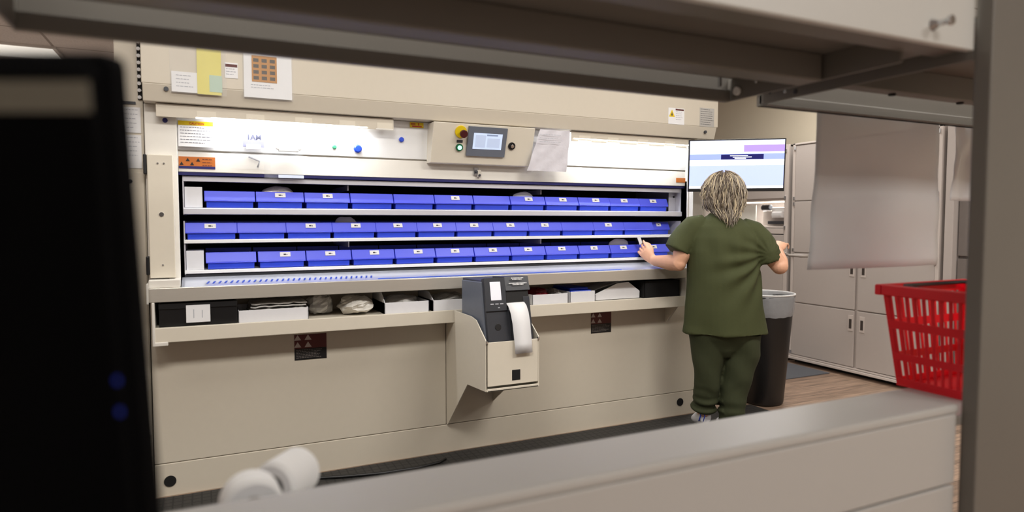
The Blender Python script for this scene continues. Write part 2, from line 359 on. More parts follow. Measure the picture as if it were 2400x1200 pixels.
# stickers on the machine
def sticker(name, x, z, wd, ht, y, m, extra=None, label=None):
    def f(b):
        b.box(x, x+wd, y-.0015, y, z, z+ht, m)
        if extra: extra(b, x, z, wd, ht, y-.002)
    return kp(name, f, label=label)
def lines(b, x0, x1, z1, n, dz, y, m, h=.003, jag=True):
    for i in range(n):
        x = x0
        e = x1-(random.random()*.3*(x1-x0) if jag else 0)
        while x < e:
            wd = random.uniform(.006, .016)
            b.box(x, min(x+wd, e), y-.0003, y, z1-i*dz-h, z1-i*dz, m); x += wd+.003
def hazard(b, x, z, wd, ht, y):
    b.box(x, x+wd, y-.0002, y, z+ht*.45, z+ht, maroon)
    for i, (a, c) in enumerate(((.10, .78), (.10, .50), (.42, .78), (.42, .50))):
        s = wd*.11
        b.prism([(x+wd*a-s, z+ht*c), (x+wd*a+s, z+ht*c), (x+wd*a, z+ht*c+s*1.6)], y-.0005, y-.0002, mat('pale_print', (190, 176, 172), .6), 'y')
    lines(b, x+.008, x+wd-.01, z+ht*.4, 6, ht*.06, y, mat('dull_print', (120, 112, 108), .6), .0025)
sticker('warning_label', .397, .595, .158, .13, D, black, hazard, 'black and maroon warning plate with white symbols')
sticker('warning_label', 2.152, .603, .148, .128, D, black, hazard, 'black and maroon warning plate with white symbols')
def caution(b, x, z, wd, ht, y):
    b.box(x, x+wd*.95, y-.0002, y, z+ht-.02, z+ht, yellow)
    b.text('CAUTION', .014, red, (x+wd*.5, y-.0006, z+ht-.016), (1, 0, 0), (0, 0, 1), .0004)
    lines(b, x+.008, x+wd-.01, z+ht-.028, 6, .014, y, mat('mid_ink', (110, 110, 122), .7))
sticker('caution_label', -.10, 1.645, .155, .118, 3.402, paper, caution, 'white instruction label with yellow CAUTION heading')
def amber(b, x, z, wd, ht, y):
    b.box(x, x+wd, y-.0002, y, z, z+.012, navy)
    for i in range(6):
        cx = x+.012+i*.022+(i % 2)*.004; s = .009
        if i < 4: b.prism([(cx-s, z+.016+(i % 2)*.018), (cx+s, z+.016+(i % 2)*.018), (cx, z+.032+(i % 2)*.018)], y-.0006, y-.0002, black, 'y')
    lines(b, x+.1, x+wd-.01, z+ht-.01, 3, .014, y, maroon)
sticker('amber_label', -.102, 1.545, .155, .056, 3.428, orange, amber, 'orange label with black warning triangles')
sticker('amber_label', 2.80, 1.552, .075, .03, 3.428, orange, None, 'small orange label at the right of the opening')
sticker('danger_label', 1.0, 1.797, .075, .028, 3.40, yellow, lambda b, x, z, wd, ht, y: [b.box(x+.012, x+wd-.01, y-.0003, y, z+.004, z+.010, red), b.box(x+.004, x+.03, y-.0003, y, z+.014, z+.024, orange), b.box(x+.045, x+.05, y-.0003, y, z+.012, z+.025, red)], 'small yellow label with red bar')
def tri(b, x, z, wd, ht, y):
    b.prism([(x+.004, z+.045), (x+.05, z+.045), (x+.027, z+.09)], y-.0005, y-.0001, yellow, 'y'); b.prism([(x+.02, z+.052), (x+.034, z+.052), (x+.027, z+.076)], y-.0008, y-.0005, ink, 'y')
    b.box(x+.055, x+wd-.005, y-.0003, y, z+ht-.014, z+ht-.004, maroon); lines(b, x+.058, x+wd-.008, z+ht-.02, 5, .012, y, inkl)
sticker('notice_label', 2.628, 1.905, .125, .10, 3.30, paper, tri, 'white notice label with yellow warning triangle')
sticker('data_plate', 2.878, 1.905, .118, .118, 3.30, mat('silver_plate', (184, 182, 178), .4, .5), lambda b, x, z, wd, ht, y: lines(b, x+.006, x+wd-.006, z+ht-.008, 8, .0135, y, ink, .0022), 'silver data plate with small print')
# printer bracket: two side plates and a front box
sp = [(2.86, .478), (2.86, .728), (2.98, .81), (3.05, .82), (3.29, .82), (3.29, .748), (3.424, .748), (3.424, .160), (3.405, .165), (3.10, .46)]
for x in (1.205, 1.490):
    kp('printer_bracket', lambda b: b.prism(sp if x < 1.3 else [(2.86, .478), (2.86, .728), (2.98, .81), (3.05, .82), (3.29, .82), (3.29, .748), (3.424, .748), (3.424, .26), (3.12, .46)], x, x+.005, beige2), .001)
kp('bracket_front', lambda b: [b.box(1.216, 1.488, 2.858, 2.864, .502, .716, beige2), b.box(1.21, 1.49, 2.85, 3.10, .478, .484, beige2), b.box(1.212, 1.486, 2.85, 2.855, .478, .492, beige2), b.box(1.345, 1.39, 2.8565, 2.859, .52, .572, blackm),
    b.box(1.207, 1.216, 2.853, 2.866, .71, .724, chrome), b.box(1.485, 1.494, 2.853, 2.866, .71, .724, chrome)], .0015)

# ------------------------------------------------------------------ label printer
P = empty('label_printer', (1.35, 3.05, .70), 'black label printer with white paper tongue in the beige bracket', 'printer')
x0p, x1p = 1.222, 1.478
pb, pt = Vector((x0p, 2.875, .700)), Vector((x0p, 2.945, 1.018))
pv = (pt-pb); PH = pv.length; pv.normalize(); pn = Vector((0, pv.z, -pv.y)); pn = -pn if pn.y > 0 else pn
PMx = Matrix(((1, 0, 0, x0p), (0, pv.y, pn.y, pb.y), (0, pv.z, pn.z, pb.z), (0, 0, 0, 1)))
PW_ = x1p-x0p
def pp(name, fn, bevel=0, label=None, smooth=False, **k):
    b = MB(); fn(b); b.v = [tuple(Vector(p)-Vector((1.35, 3.05, .70))) for p in b.v]
    o = b.build(name, P, bevel=bevel, smooth=smooth, **k)
    if label: o['label'] = label
    return o
def pbx(b, a0, a1, c0, c1, h0, h1, m): b.box(a0*PW_, a1*PW_, c0*PH, c1*PH, h0, h1, m, PMx)
pp('body', lambda b: [b.prism([(2.89, .70), (2.955, 1.005), (3.24, 1.0), (3.25, .70)], x0p+.012, x1p-.004, darkgrey), b.prism([(2.90, .70), (2.96, 1.0), (3.22, .99), (3.22, .70)], x0p, x0p+.012, midgrey)], .004)
pp('front_door', lambda b: [pbx(b, .03, .52, .0, .50, -.03, .0, darkgrey), b.cyl(PMx @ Vector((.25*PW_, .26*PH, -.001)), PMx @ Vector((.25*PW_, .26*PH, .002)), .017, black, 20), pbx(b, .84, .98, 0, .7, -.03, -.002, darkgrey)], .004)
pp('keypad', lambda b: [pbx(b, .03, .46, .50, 1.0, -.03, .008, darkgrey), pbx(b, .27, .31, .54, .555, .008, .009, inkl)]+[pbx(b, a, a+.07, .595, .612, .008, .0095, inkl) for a in (.12, .22, .32)], .002)
pp('display', lambda b: pbx(b, .14, .36, .66, .94, .008, .010, mat('display_pale', (226, 226, 234), .3, emit=.25, bump=0)), .001, 'pale rectangular display')
def cov(b):
    b.prism([(2.925, .955), (2.95, 1.022), (3.09, 1.015), (3.09, .93)], x0p+.47*PW_, x1p-.002, darkgrey)
    for (a, c, n) in ((.60, .985, 9), (.62, .965, 7), (.54, .905, 13), (.62, .885, 8)):
        for i in range(n): pbx(b, a+i*.03, a+i*.03+.022, c-.008, c+.008, .010, .0115, paper)
pp('top_cover', cov, .003)
pp('media_slot', lambda b: [pbx(b, .48, .96, .52, .80, -.05, -.004, black), pbx(b, .50, .86, .50, .56, -.02, .004, midgrey)], .002)
def ptongue(b):
    a0, a1 = 1.338, 1.438
    prof = [(2.935, .895), (2.915, .893), (2.893, .88), (2.872, .85), (2.858, .80), (2.852, .75), (2.846, .70), (2.842, .652)]
    dx = [0, .002, .004, .006, .010, .013, .016, .018]
    L = len(prof)
    vs_ = [(a0+dx[i], y, z) for i, (y, z) in enumerate(prof)]+[(a1+dx[i]*.6, y, z+.002) for i, (y, z) in enumerate(prof)]
    b.add(vs_, [(i, i+1, L+i+1, L+i) for i in range(L-1)], paper)
pp('paper_strip', ptongue, label='curling white label strip', smooth=True, recalc=False, solid=.0006)

# ------------------------------------------------------------------ blue bins
BW = .2265
def bin_mesh(wd):
    b = MB()
    # front: stepped base, tilted face
    b.prism([(-.014, .030), (-.014, .036), (.008, .081), (.014, .081), (.014, .030)], 0, wd, bluelit)
    b.prism([(-.002, 0), (-.006, .030), (.014, .030), (.014, 0)], .009, wd-.009, bluebin)
    b.box(.009, wd-.009, .01, .36, 0, .004, bluebin); b.box(.009, .012, .01, .36, 0, .07, bluebin); b.box(wd-.012, wd-.009, .01, .36, 0, .07, bluebin); b.box(0, wd, .357, .36, 0, .09, bluebin)
    b.box(.004, wd-.004, -.0160, -.012, .031, .034, bluelit)
    return b
bm1 = bin_mesh(BW).mesh('storage_bin'); bb = bmesh.new(); bb.from_mesh(bm1); bmesh.ops.recalc_face_normals(bb, faces=bb.faces); bb.to_mesh(bm1); bb.free()
lb = MB()
lb.box(-.025, .025, -.0012, 0, 0, .024, paper); lb.box(-.008, .004, -.0016, -.0012, .008, .015, ink); lb.box(.006, .010, -.0016, -.0012, .008, .013, ink)
lbm = lb.mesh('label_card')
ORD = ['first', 'second', 'third', 'fourth', 'fifth', 'sixth', 'seventh', 'eighth', 'ninth', 'tenth', 'eleventh', 'twelfth', 'thirteenth']
def put_bins(row, z, xs_, labels, dys, widths=None):
    for i, x in enumerate(xs_):
        o = bpy.data.objects.new('storage_bin', bm1); C.objects.link(o)
        o.location = (x, 3.468+dys.get(i, 0), z)
        if widths and i in widths: o.scale.x = widths[i]/BW
        md = o.modifiers.new('bevel', 'BEVEL'); md.width = .002; md.segments = 1
        has = 'with a white label card' if i in labels else 'without a label card'
        tag(o, 'blue bin, %s from the left in the %s row, %s' % (ORD[i], row, has), 'bin', 'blue bins in the %s row' % row)
        if i in labels:
            l = bpy.data.objects.new('label_card', lbm); C.objects.link(l); l.parent = o
            l.location = ((labels[i]-x)/ (o.scale.x), -.0075, .054); l.rotation_euler = (math.radians(-26), 0, 0)
def at(u, v, Y):
    """the point of the plane y=Y seen at pixel (u, v) of the photograph"""
    F = Vector((math.sin(YAW)*math.cos(PITCH), math.cos(YAW)*math.cos(PITCH), -math.sin(PITCH))); R = Vector((math.cos(YAW), -math.sin(YAW), 0)); U = R.cross(F)
    d = F+R*((u-1200)/FPX)+U*((600-v)/FPX)
    return Vector((0, 0, 1.3))+d*(Y/d.y)
lab = lambda us: {i: at(u, 500, 3.46).x for i, u in us.items()}
put_bins('top', 1.364, [.002+.2312*i for i in range(12)], lab({1: 658, 2: 769, 5: 1068, 7: 1240, 8: 1320, 9: 1397, 10: 1465, 11: 1534}), {10: .006, 11: .012})
put_bins('middle', 1.211, [-.083+.2275*i for i in range(13)], lab({0: 492, 2: 728, 3: 834, 4: 933, 5: 1026, 6: 1112, 7: 1197, 8: 1278, 10: 1427, 12: 1556}), {12: .05}, {12: .17})
put_bins('bottom', 1.067, [.002]+[.237+.2312*i for i in range(11)], lab({1: 667, 2: 773, 3: 877, 4: 980, 5: 1067, 6: 1156, 7: 1239, 8: 1318, 9: 1394, 10: 1463, 11: 1534}), {})
# things peeking out of bins
def crumple(b, c, r, m, seed=0, n=10, amp=.35, flatten=1.0):
    seg, rn = 22, 14; vs_ = []; 
    for i in range(1, rn):
        a = -PI/2+PI*i/rn
        for j in range(seg):
            t = 2*PI*j/seg
            p = Vector((math.cos(a)*math.cos(t), math.cos(a)*math.sin(t), math.sin(a)))
            k = 1+amp*(noise.noise(p*1.7+Vector((seed, 0, 0)))+.7*abs(noise.noise(p*4+Vector((0, seed, 0)))))
            vs_.append((c[0]+r[0]*p.x*k, c[1]+r[1]*p.y*k, c[2]+r[2]*max(-1, p.z*k) if p.z < 0 else c[2]+r[2]*p.z*k))
    fs = [(i*seg+j, i*seg+(j+1) % seg, (i+1)*seg+(j+1) % seg, (i+1)*seg+j) for i in range(rn-2) for j in range(seg)]+[tuple(range(seg))[::-1], tuple((rn-2)*seg+j for j in range(seg))]
    b.add(vs_, fs, m)
silver = mat('printed_silver_bag', (190, 184, 188), .3, .3, var=.4, scale=70, bump=.3)
for i, (x0, x1, y, z, m, lbl) in enumerate(((.265, .42, 3.52, 1.464, silver, 'silver printed packet poking out of the second bin of the top row'), (1.655, 1.80, 3.52, 1.462, card, 'white packet poking out of the eighth bin of the top row'), (2.345, 2.505, 3.53, 1.172, card, 'white packet poking out of the eleventh bin of the bottom row'), (.62, .74, 3.53, 1.312, bagp, 'clear packet poking out of the fourth bin of the middle row'))):
    o = one('packet', lambda b: crumple(b, ((x0+x1)/2, y, z-.03), ((x1-x0)/2, .012, .042), m, i*3.1, amp=.12), smooth=True)
    tag(o, lbl, 'packet')

# ------------------------------------------------------------------ things on the supply shelf  (shelf top z=.815)
SZ = .8155
def thing_mesh(name, fn, label, cat, group=None, **k):
    o = one(name, fn, **k); tag(o, label, cat, group); return o
k1 = empty('black_box', (-.03, 3.45, SZ), 'long black plastic box with white paper label at shelf left end', 'box')
one('body', lambda b: [b.prism([(-.125, 0), (-.133, .11), (-.127, .11), (-.119, .005), (.12, .005), (.13, .11), (.135, .11), (.127, 0)], -.165, .16, black), b.box(-.165, -.160, -.125, .13, 0, .11, black), b.box(.155, .16, -.125, .13, 0, .11, black), b.box(-.166, .161, -.136, -.13, .085, .112, black)], k1, bevel=.003)
one('paper_label', lambda b: [b.box(-.055, .045, -.1375, -.1365, .02, .10, paper), b.box(-.025, -.022, -.138, -.1375, .04, .08, inkl), b.box(.01, .013, -.138, -.1375, .04, .075, inkl)], k1)
def tray_box(x0, x1, y0, y1, h, t=.004, m=card, z=SZ):
    def f(b):
        b.box(x0, x1, y0, y1, z, z+.003, m)
        b.box(x0, x1, y0, y0+t, z, z+h, m); b.box(x0, x1, y1-t, y1, z, z+h, m); b.box(x0, x0+t, y0, y1, z, z+h, m); b.box(x1-t, x1, y0, y1, z, z+h, m)
    return f
thing_mesh('cardboard_tray', tray_box(.135, .455, 3.325, 3.60, .060), 'long low white carton beside the black box, bags stacked in it', 'box', 'white cartons on the supply shelf', bevel=.001)
for i in range(6):
    def f(b):
        n = 12; vs_ = []
        for a in range(n+1):
            for c in range(6):
                vs_.append((.175+i*.004+.255*a/n, 3.34+.23*c/5, SZ+.012+i*.0145+.006*noise.noise(Vector((a*.6, c*.9, i*2.2)))))
        b.add(vs_, [(a*6+c, (a+1)*6+c, (a+1)*6+c+1, a*6+c+1) for a in range(n) for c in range(5)], bagp)
    lbl = 'flat clear plastic bag in the stack above the long low white carton'
    if i == 5: lbl = 'uppermost flat plastic bag of the stack in the long low carton'
    o = thing_mesh('plastic_bag', f, lbl, 'bag', 'flat bags in the long carton', solid=.006, smooth=True, recalc=False)
thing_mesh('crumpled_bag', lambda b: crumple(b, (.535, 3.50, SZ+.055), (.062, .08, .05), bagp, 3.3), 'small grey crumpled plastic bag between carton and larger bag', 'bag', smooth=False)
thing_mesh('crumpled_bag', lambda b: crumple(b, (.712, 3.44, SZ+.048), (.088, .10, .045), mat('pale_bag_film', (226, 222, 214), .3, var=.08, alpha=.95, scale=25, bump=.5), 9.1), 'larger pale crumpled plastic bag lying left of the white cartons', 'bag', smooth=False)
def bagfill(x0, x1, m, seed, hz=.035, z0=.05, y=3.45):
    return lambda b: crumple(b, ((x0+x1)/2, y, SZ+z0), ((x1-x0)/2*.8, .095, hz), m, seed, amp=.25)
thing_mesh('cardboard_tray', lambda b: [tray_box(.835, 1.075, 3.325, 3.60, .060)(b), b.prism([(3.325, SZ), (3.60, SZ), (3.60, SZ+.11), (3.40, SZ+.11), (3.325, SZ+.06)], .835, .839, card)], 'white carton of clear bags beside the larger crumpled bag', 'box', 'white cartons on the supply shelf', bevel=.001)
thing_mesh('bag_bundle', bagfill(.845, 1.065, bagp, 4.2), 'clear bags filling the carton next to the pale crumpled bag', 'bag')
thing_mesh('cardboard_tray', lambda b: [tray_box(1.098, 1.345, 3.325, 3.60, .060)(b), b.prism([(3.325, SZ), (3.60, SZ), (3.60, SZ+.10), (3.40, SZ+.10), (3.325, SZ+.06)], 1.098, 1.102, card)], 'white carton of clear bags directly left of the label printer', 'box', 'white cartons on the supply shelf', bevel=.001)
thing_mesh('bag_bundle', bagfill(1.11, 1.335, bagp, 6.2), 'clear bags filling the carton left of the printer', 'bag')
thing_mesh('cardboard_tray', lambda b: tray_box(1.695, 1.93, 3.325, 3.60, .060)(b), 'white carton right of the printer holding dark red bags', 'box', 'white cartons on the supply shelf', bevel=.001)
dkred = mat('dark_red_bag_film', (120, 20, 34), .3, var=.3, scale=25, bump=.4)
thing_mesh('bag_bundle', bagfill(1.705, 1.865, dkred, 2.2, .04), 'dark red plastic bags in the carton right of the printer', 'bag')
thing_mesh('bag_bundle', lambda b: crumple(b, (1.893, 3.43, SZ+.045), (.022, .07, .032), bagp, 7.7), 'white plastic bags beside the dark red bags in one carton', 'bag')
thing_mesh('cardboard_tray', lambda b: tray_box(1.945, 2.118, 3.325, 3.60, .066)(b), 'white carton holding folded bright blue bags', 'box', 'white cartons on the supply shelf', bevel=.001)
thing_mesh('bag_bundle', lambda b: [b.box(1.958, 2.104, 3.345, 3.58, SZ+.012, SZ+.07, mat('bright_blue_film', (24, 60, 190), .3, var=.3, scale=20, bump=.3)), b.box(1.962, 2.09, 3.36, 3.57, SZ+.07, SZ+.086, mat('bright_blue_film', (0, 0, 0)))], 'folded bright blue plastic bags in small white carton', 'bag', bevel=.006)
thing_mesh('cardboard_box', lambda b: [b.prism([(2.14, SZ), (2.47, SZ), (2.47, SZ+.045), (2.385, SZ+.105), (2.30, SZ+.10), (2.14, SZ+.04)], 3.36, 3.364, card, 'y'), b.prism([(2.14, SZ), (2.47, SZ), (2.47, SZ+.045), (2.385, SZ+.105), (2.14, SZ+.035)], 3.60, 3.604, card, 'y'), b.box(2.14, 2.47, 3.36, 3.60, SZ, SZ+.004, card), b.box(2.14, 2.144, 3.36, 3.60, SZ, SZ+.038, card), b.box(2.466, 2.47, 3.36, 3.60, SZ, SZ+.045, card), b.prism([(2.385, SZ+.101), (2.47, SZ+.043), (2.47, SZ+.047), (2.385, SZ+.105)], 3.364, 3.60, card, 'y'), b.prism([(2.144, SZ+.038), (2.385, SZ+.1), (2.385, SZ+.105), (2.144, SZ+.042)], 3.45, 3.60, card, 'y')], 'white cardboard box with peaked open flaps beside the black bin', 'box', bevel=.001)
thing_mesh('black_bin', lambda b: [tray_box(2.485, 2.76, 3.33, 3.62, .108, .005, blackm)(b), b.box(2.50, 2.75, 3.34, 3.61, SZ+.02, SZ+.07, black)], 'wide matt black bin at the right end of the supply shelf', 'bin', bevel=.003)

# ------------------------------------------------------------------ papers and magnets on the machine
def sleeve(x0, x1, z0, z1, y, inner, label, m=foil, lean=0):
    t = empty('document_sleeve', ((x0+x1)/2, y, z0), label, 'document sleeve')
    cx, W, H = (x0+x1)/2, x1-x0, z1-z0
    def f(b):
        n = 8; vs_ = []
        for i in range(n+1):
            for j in range(5):
                vs_.append((-W/2+W*i/n, -.009-.002*math.sin(i*1.3+j), H*j/4))
        b.add(vs_, [(i*5+j, (i+1)*5+j, (i+1)*5+j+1, i*5+j+1) for i in range(n) for j in range(4)], m)
    one('plastic_film', f, t, smooth=True, recalc=False)
    for nm, fn in inner:
        b = MB(); fn(b); b.v = [tuple(Vector(p)-Vector((cx, y, z0))) for p in b.v]; b.build(nm, t)
    return t
sleeve(-.124, .106, 1.868, 2.09, 3.298, [
    ('white_sheet', lambda b: [b.box(-.118, -.01, 3.296, 3.2975, 1.875, 1.965, paper), lines(b, -.10, -.03, 1.95, 4, .016, 3.2955, inkl)]),
    ('yellow_sheet', lambda b: b.box(-.015, .085, 3.2945, 3.2955, 1.872, 2.075, yellowp)),
    ('green_note', lambda b: b.box(.035, .088, 3.2935, 3.2943, 1.885, 1.96, aqua))], 'clear sleeve with yellow and white papers, left on the fascia')
kp('notice_label', lambda b: [b.box(.10, .155, 3.297, 3.2995, 1.955, 2.025, paper), b.box(.102, .153, 3.2965, 3.297, 2.005, 2.018, maroon), lines(b, .105, .15, 1.998, 3, .012, 3.2965, inkl)], label='small white label with dark red heading')
sleeve(.174, .398, 1.866, 2.09, 3.298, [('white_sheet', lambda b: b.box(.180, .392, 3.2955, 3.2965, 1.875, 2.085, paper)),
    ('amber_card', lambda b: b.box(.215, .325, 3.2935, 3.2945, 1.948, 2.068, gold) or [b.box(.222+(i % 3)*.036, .245+(i % 3)*.036, 3.293, 3.2935, 1.958+(i//3)*.027, 1.974+(i//3)*.027, darkbrown) for i in range(12)] and None),
    ('scribble', lambda b: lines(b, .21, .31, 1.935, 2, .012, 3.295, inkl))], 'white sheet in a sleeve with square amber and brown card')
def tpaper(b):
    b.box(.175, .27, 3.392, 3.394, 1.655, 1.745, mat('lilac_grey_paper', (136, 136, 164), .7))
    b.text('1AM', .034, mat('soft_ink', (74, 76, 96), .7), (.225, 3.3915, 1.69), (1, 0, 0), (0, 0, 1), .0006)
    b.box(.19, .255, 3.385, 3.392, 1.645, 1.665, white)
thing_mesh('paper_note', tpaper, 'small lilac-grey note printed 1AM on the lit panel', 'note', bevel=.0006)
thing_mesh('clip_holder', lambda b: [b.box(.335, .43, 3.385, 3.405, 1.64, 1.66, bagp), b.cyl((.335, 3.39, 1.65), (.325, 3.39, 1.66), .008, bagp, 10), b.cyl((.43, 3.39, 1.65), (.44, 3.39, 1.66), .008, bagp, 10)], 'clear plastic clip on the lit panel right of the 1AM note', 'clip', bevel=.003)
def hangfilm(b, x0, x1, z1, z0, y, m, w0=0, w1=0):
    n = 8; vs_ = []
    for i in range(n+1):
        for j in range(7):
            t = j/6
            xx0, xx1 = x0+(w0)*t, x1+w1*t
            vs_.append((xx0+(xx1-xx0)*i/n, y-.004*math.sin(i*1.7+j*.8)-.006*t, z1+(z0-z1)*t))
    b.add(vs_, [(i*7+j, (i+1)*7+j, (i+1)*7+j+1, i*7+j+1) for i in range(n) for j in range(6)], m)
thing_mesh('clear_pouch', lambda b: [hangfilm(b, .12, .30, 1.63, 1.55, 3.42, foil), b.tube([(.2, 3.412, 1.61), (.25, 3.412, 1.59), (.24, 3.412, 1.56)], .004, inkl, 6)], 'clear pouch with a light swirl hanging left above the trays', 'pouch', smooth=True, recalc=False)
thing_mesh('clear_pouch', lambda b: [hangfilm(b, .27, .45, 1.635, 1.51, 3.418, foil), b.box(.335, .455, 3.408, 3.412, 1.512, 1.527, mat('pale_tag', (206, 214, 236), .6))], 'clear pouch with a pale strip hanging over the navy track', 'pouch', smooth=False, recalc=False)
hp = empty('printed_sheet', (1.8, 3.36, 1.58), 'crinkled printed sheet hanging right of the control panel', 'paper')
def hsheet(b):
    vs_ = []; n = 12
    for i in range(n+1):
        for j in range(9):
            t = j/8; xa, xb = 1.728+(1.642-1.728)*t*.75, 1.924-.004*t
            vs_.append((xa+(xb-xa)*i/n-1.8, 3.298+.035*t+.004*math.sin(i*1.1+j*1.7)-3.36, 1.818-.232*t-1.58))
    b.add(vs_, [(i*9+j, (i+1)*9+j, (i+1)*9+j+1, i*9+j+1) for i in range(n) for j in range(8)], mat('creased_sheet', (222, 220, 228), .4, var=.12, scale=16, bump=.4))
one('sheet', hsheet, hp, smooth=True, recalc=False)
one('printing', lambda b: lines(b, 1.72-1.8, 1.86-1.8, 1.79-1.58, 3, .02, 3.29-3.36, inkl), hp)
for (x, z, r, m, lbl, y) in ((.726, 1.673, .021, blue, 'round blue magnet, larger one on the bright left panel', 3.414), (.956, 1.731, .013, blue, 'smaller round blue magnet left of the control panel', 3.408), (.608, 1.676, .011, mat('green_magnet', (60, 150, 110), .4), 'tiny green magnet on the bright left panel', 3.414)):
    thing_mesh('magnet', lambda b: b.tube([(x, y+.004, z), (x, y-.004, z), (x, y-.009, z)], [r, r, r*.7], m, 20), lbl, 'magnet', smooth=False, bevel=.001)

# ------------------------------------------------------------------ wall monitor beside the machine
ML = Vector((2.757, 3.262, 0)); az = math.radians(125); md_ = Vector((math.sin(az), math.cos(az), 0)); MW = .575
mn = Vector((-math.cos(az)*-1, 0, 0)); mnv = Vector((md_.y, -md_.x, 0));
if mnv.y > 0: mnv = -mnv
tilt = math.radians(6)
mu = (Vector((0, 0, 1))*math.cos(tilt)+mnv*math.sin(tilt)).normalized(); mnn = md_.cross(mu)
if mnn.y > 0: mnn = -mnn
MO = Vector((ML.x, ML.y, 1.483))
MT = Matrix(((md_.x, mu.x, mnn.x, MO.x), (md_.y, mu.y, mnn.y, MO.y), (md_.z, mu.z, mnn.z, MO.z), (0, 0, 0, 1)))
MH = .322
mon = empty('display_monitor', tuple(MO), 'flat wall-arm monitor with lilac and blue screen behind the worker\'s head', 'monitor')
def mp_(name, fn, bevel=0, label=None):
    b = MB(); fn(b); b.v = [tuple(Vector(p)-MO) for p in b.v]; o = b.build(name, mon, bevel=bevel)
    if label: o['label'] = label
    return o
mp_('casing', lambda b: [b.box(0, MW, 0, MH, -.03, 0, black, MT), b.box(.15, .42, .05, .25, -.055, -.03, black, MT)], .003)
def scr(n, c, e=.95): return mat('screen_'+n, c, .4, emit=e, bump=0, var=.01)
def screen(b):
    B = lambda u0, u1, v0, v1, m, h=.001: b.box(.008+u0*(MW-.016), .008+u1*(MW-.016), .02+(1-v1)*(MH-.028), .02+(1-v0)*(MH-.028), 0, h, m, MT)
    B(0, 1, 0, 1, scr('lilac_blue', (168, 182, 236)))
    B(0, 1, 0, .29, scr('white_blue', (208, 218, 246)), .0012)
    B(.575, 1, .10, .24, scr('violet', (156, 132, 240)), .0014)
    B(0, 1, .28, .40, scr('periwinkle', (140, 156, 232)), .0014)
    B(0, 1, .40, .52, scr('cream_white', (238, 236, 236)), .0016)
    B(0, 1, .95, 1, scr('white', (235, 238, 255)), .0016)
    B(.335, .785, .29, .395, scr('deep_navy', (8, 10, 90), .6), .0018)
    for k, (u0, u1, v) in enumerate(((.43, .62, .31), (.46, .66, .34), (.48, .60, .365), (.35, .45, .02), (.05, .12, .10), (.16, .24, .10), (.16, .24, .16), (.16, .24, .2), (.3, .42, .2), (.45, .55, .1), (.45, .55, .15), (.05, .12, .16), (.02, .2, .45), (.3, .45, .45), (.5, .56, .47))):
        c = (220, 226, 250) if k < 3 else (196, 200, 222)
        B(u0, u1, v, v+.018, scr('text%d' % (k < 3), c, .8), .002)
mp_('screen', screen)
arm = mp_('mounting_arm', lambda b: [b.tube([MT @ Vector((.28, .15, -.055)), Vector((3.10, 3.20, 1.62)), Vector((3.0, 3.385, 1.62))], .018, darkgrey, 10)], 0)

# ------------------------------------------------------------------ steel column and papers left of the machine
lc = empty('storage_tower', (-.45, 3.74, 0), 'tall narrow beige steel tower standing left of the storage carousel', 'cabinet')
one('body', lambda b: b.box(.100, .209, -.30, .4, 0, 2.88, beige), lc, bevel=.003)
one('slotted_strip', lambda b: [b.box(.190, .208, -.306, -.30, 1.85, 2.4, blackm)]+[b.cyl((.197, -.318, 1.86+i*.031), (.197, -.306, 1.86+i*.031), .008, paper, 10) for i in range(17)], lc)
one('door', lambda b: [b.box(.105, .205, -.312, -.30, .3, 1.52, beige), b.cyl((.15, -.318, 1.48), (.15, -.31, 1.48), .01, darkgrey, 10), b.cyl((.15, -.318, 1.12), (.15, -.31, 1.12), .01, darkgrey, 10)], lc, bevel=.002)
one('dark_seam', lambda b: b.box(.10, .18, -.305, -.299, 1.828, 1.84, darkgrey), lc)
for z0, z1, lb_ in ((1.70, 1.815, 'upper of two papers on the beige tower left of the machine'), (1.54, 1.69, 'lower of two papers on the beige tower left of the machine')):
    thing_mesh('paper_note', lambda b: [b.box(-.345, -.252, 3.4365, 3.4385, z0, z1, paper), lines(b, -.34, -.257, z1-.01, 5, .02, 3.4363, inkl)], lb_, 'paper')

# ------------------------------------------------------------------ cabinet row on the right
CXF = 4.85
def locker(name, y0, y1, loc, label, rows, ndoor, dark=False):
    t = empty(name, loc, label, 'cabinet')
    L = Vector(loc)
    def q(nm, fn, bevel=0, parent=None):
        b = MB(); fn(b); b.v = [tuple(Vector(p)-L) for p in b.v]; return b.build(nm, parent or t, bevel=bevel)
    return t, q
lk, q = locker('locker_cabinet', 2.98, 4.31, (5.15, 3.64, 0), 'grey steel locker cabinet with eight doors behind the waste bin', 4, 2)
q('plinth', lambda b: b.box(4.93, 5.45, 2.98, 4.31, 0, .045, blackm))
q('carcass', lambda b: [b.box(4.868, 5.45, 2.98, 4.31, .045, 2.0, cab), b.box(4.845, 4.87, 2.98, 4.31, 1.985, 2.0, cab2), b.box(4.845, 4.87, 4.285, 4.31, .045, 2.0, cab2), b.box(4.845, 4.87, 2.98, 3.005, .045, 2.0, cab2), b.box(4.835, 4.87, 2.98, 4.31, .042, .062, cab2), b.box(4.85, 4.87, 2.98, 4.31, .066, .08, cab2)], .002)
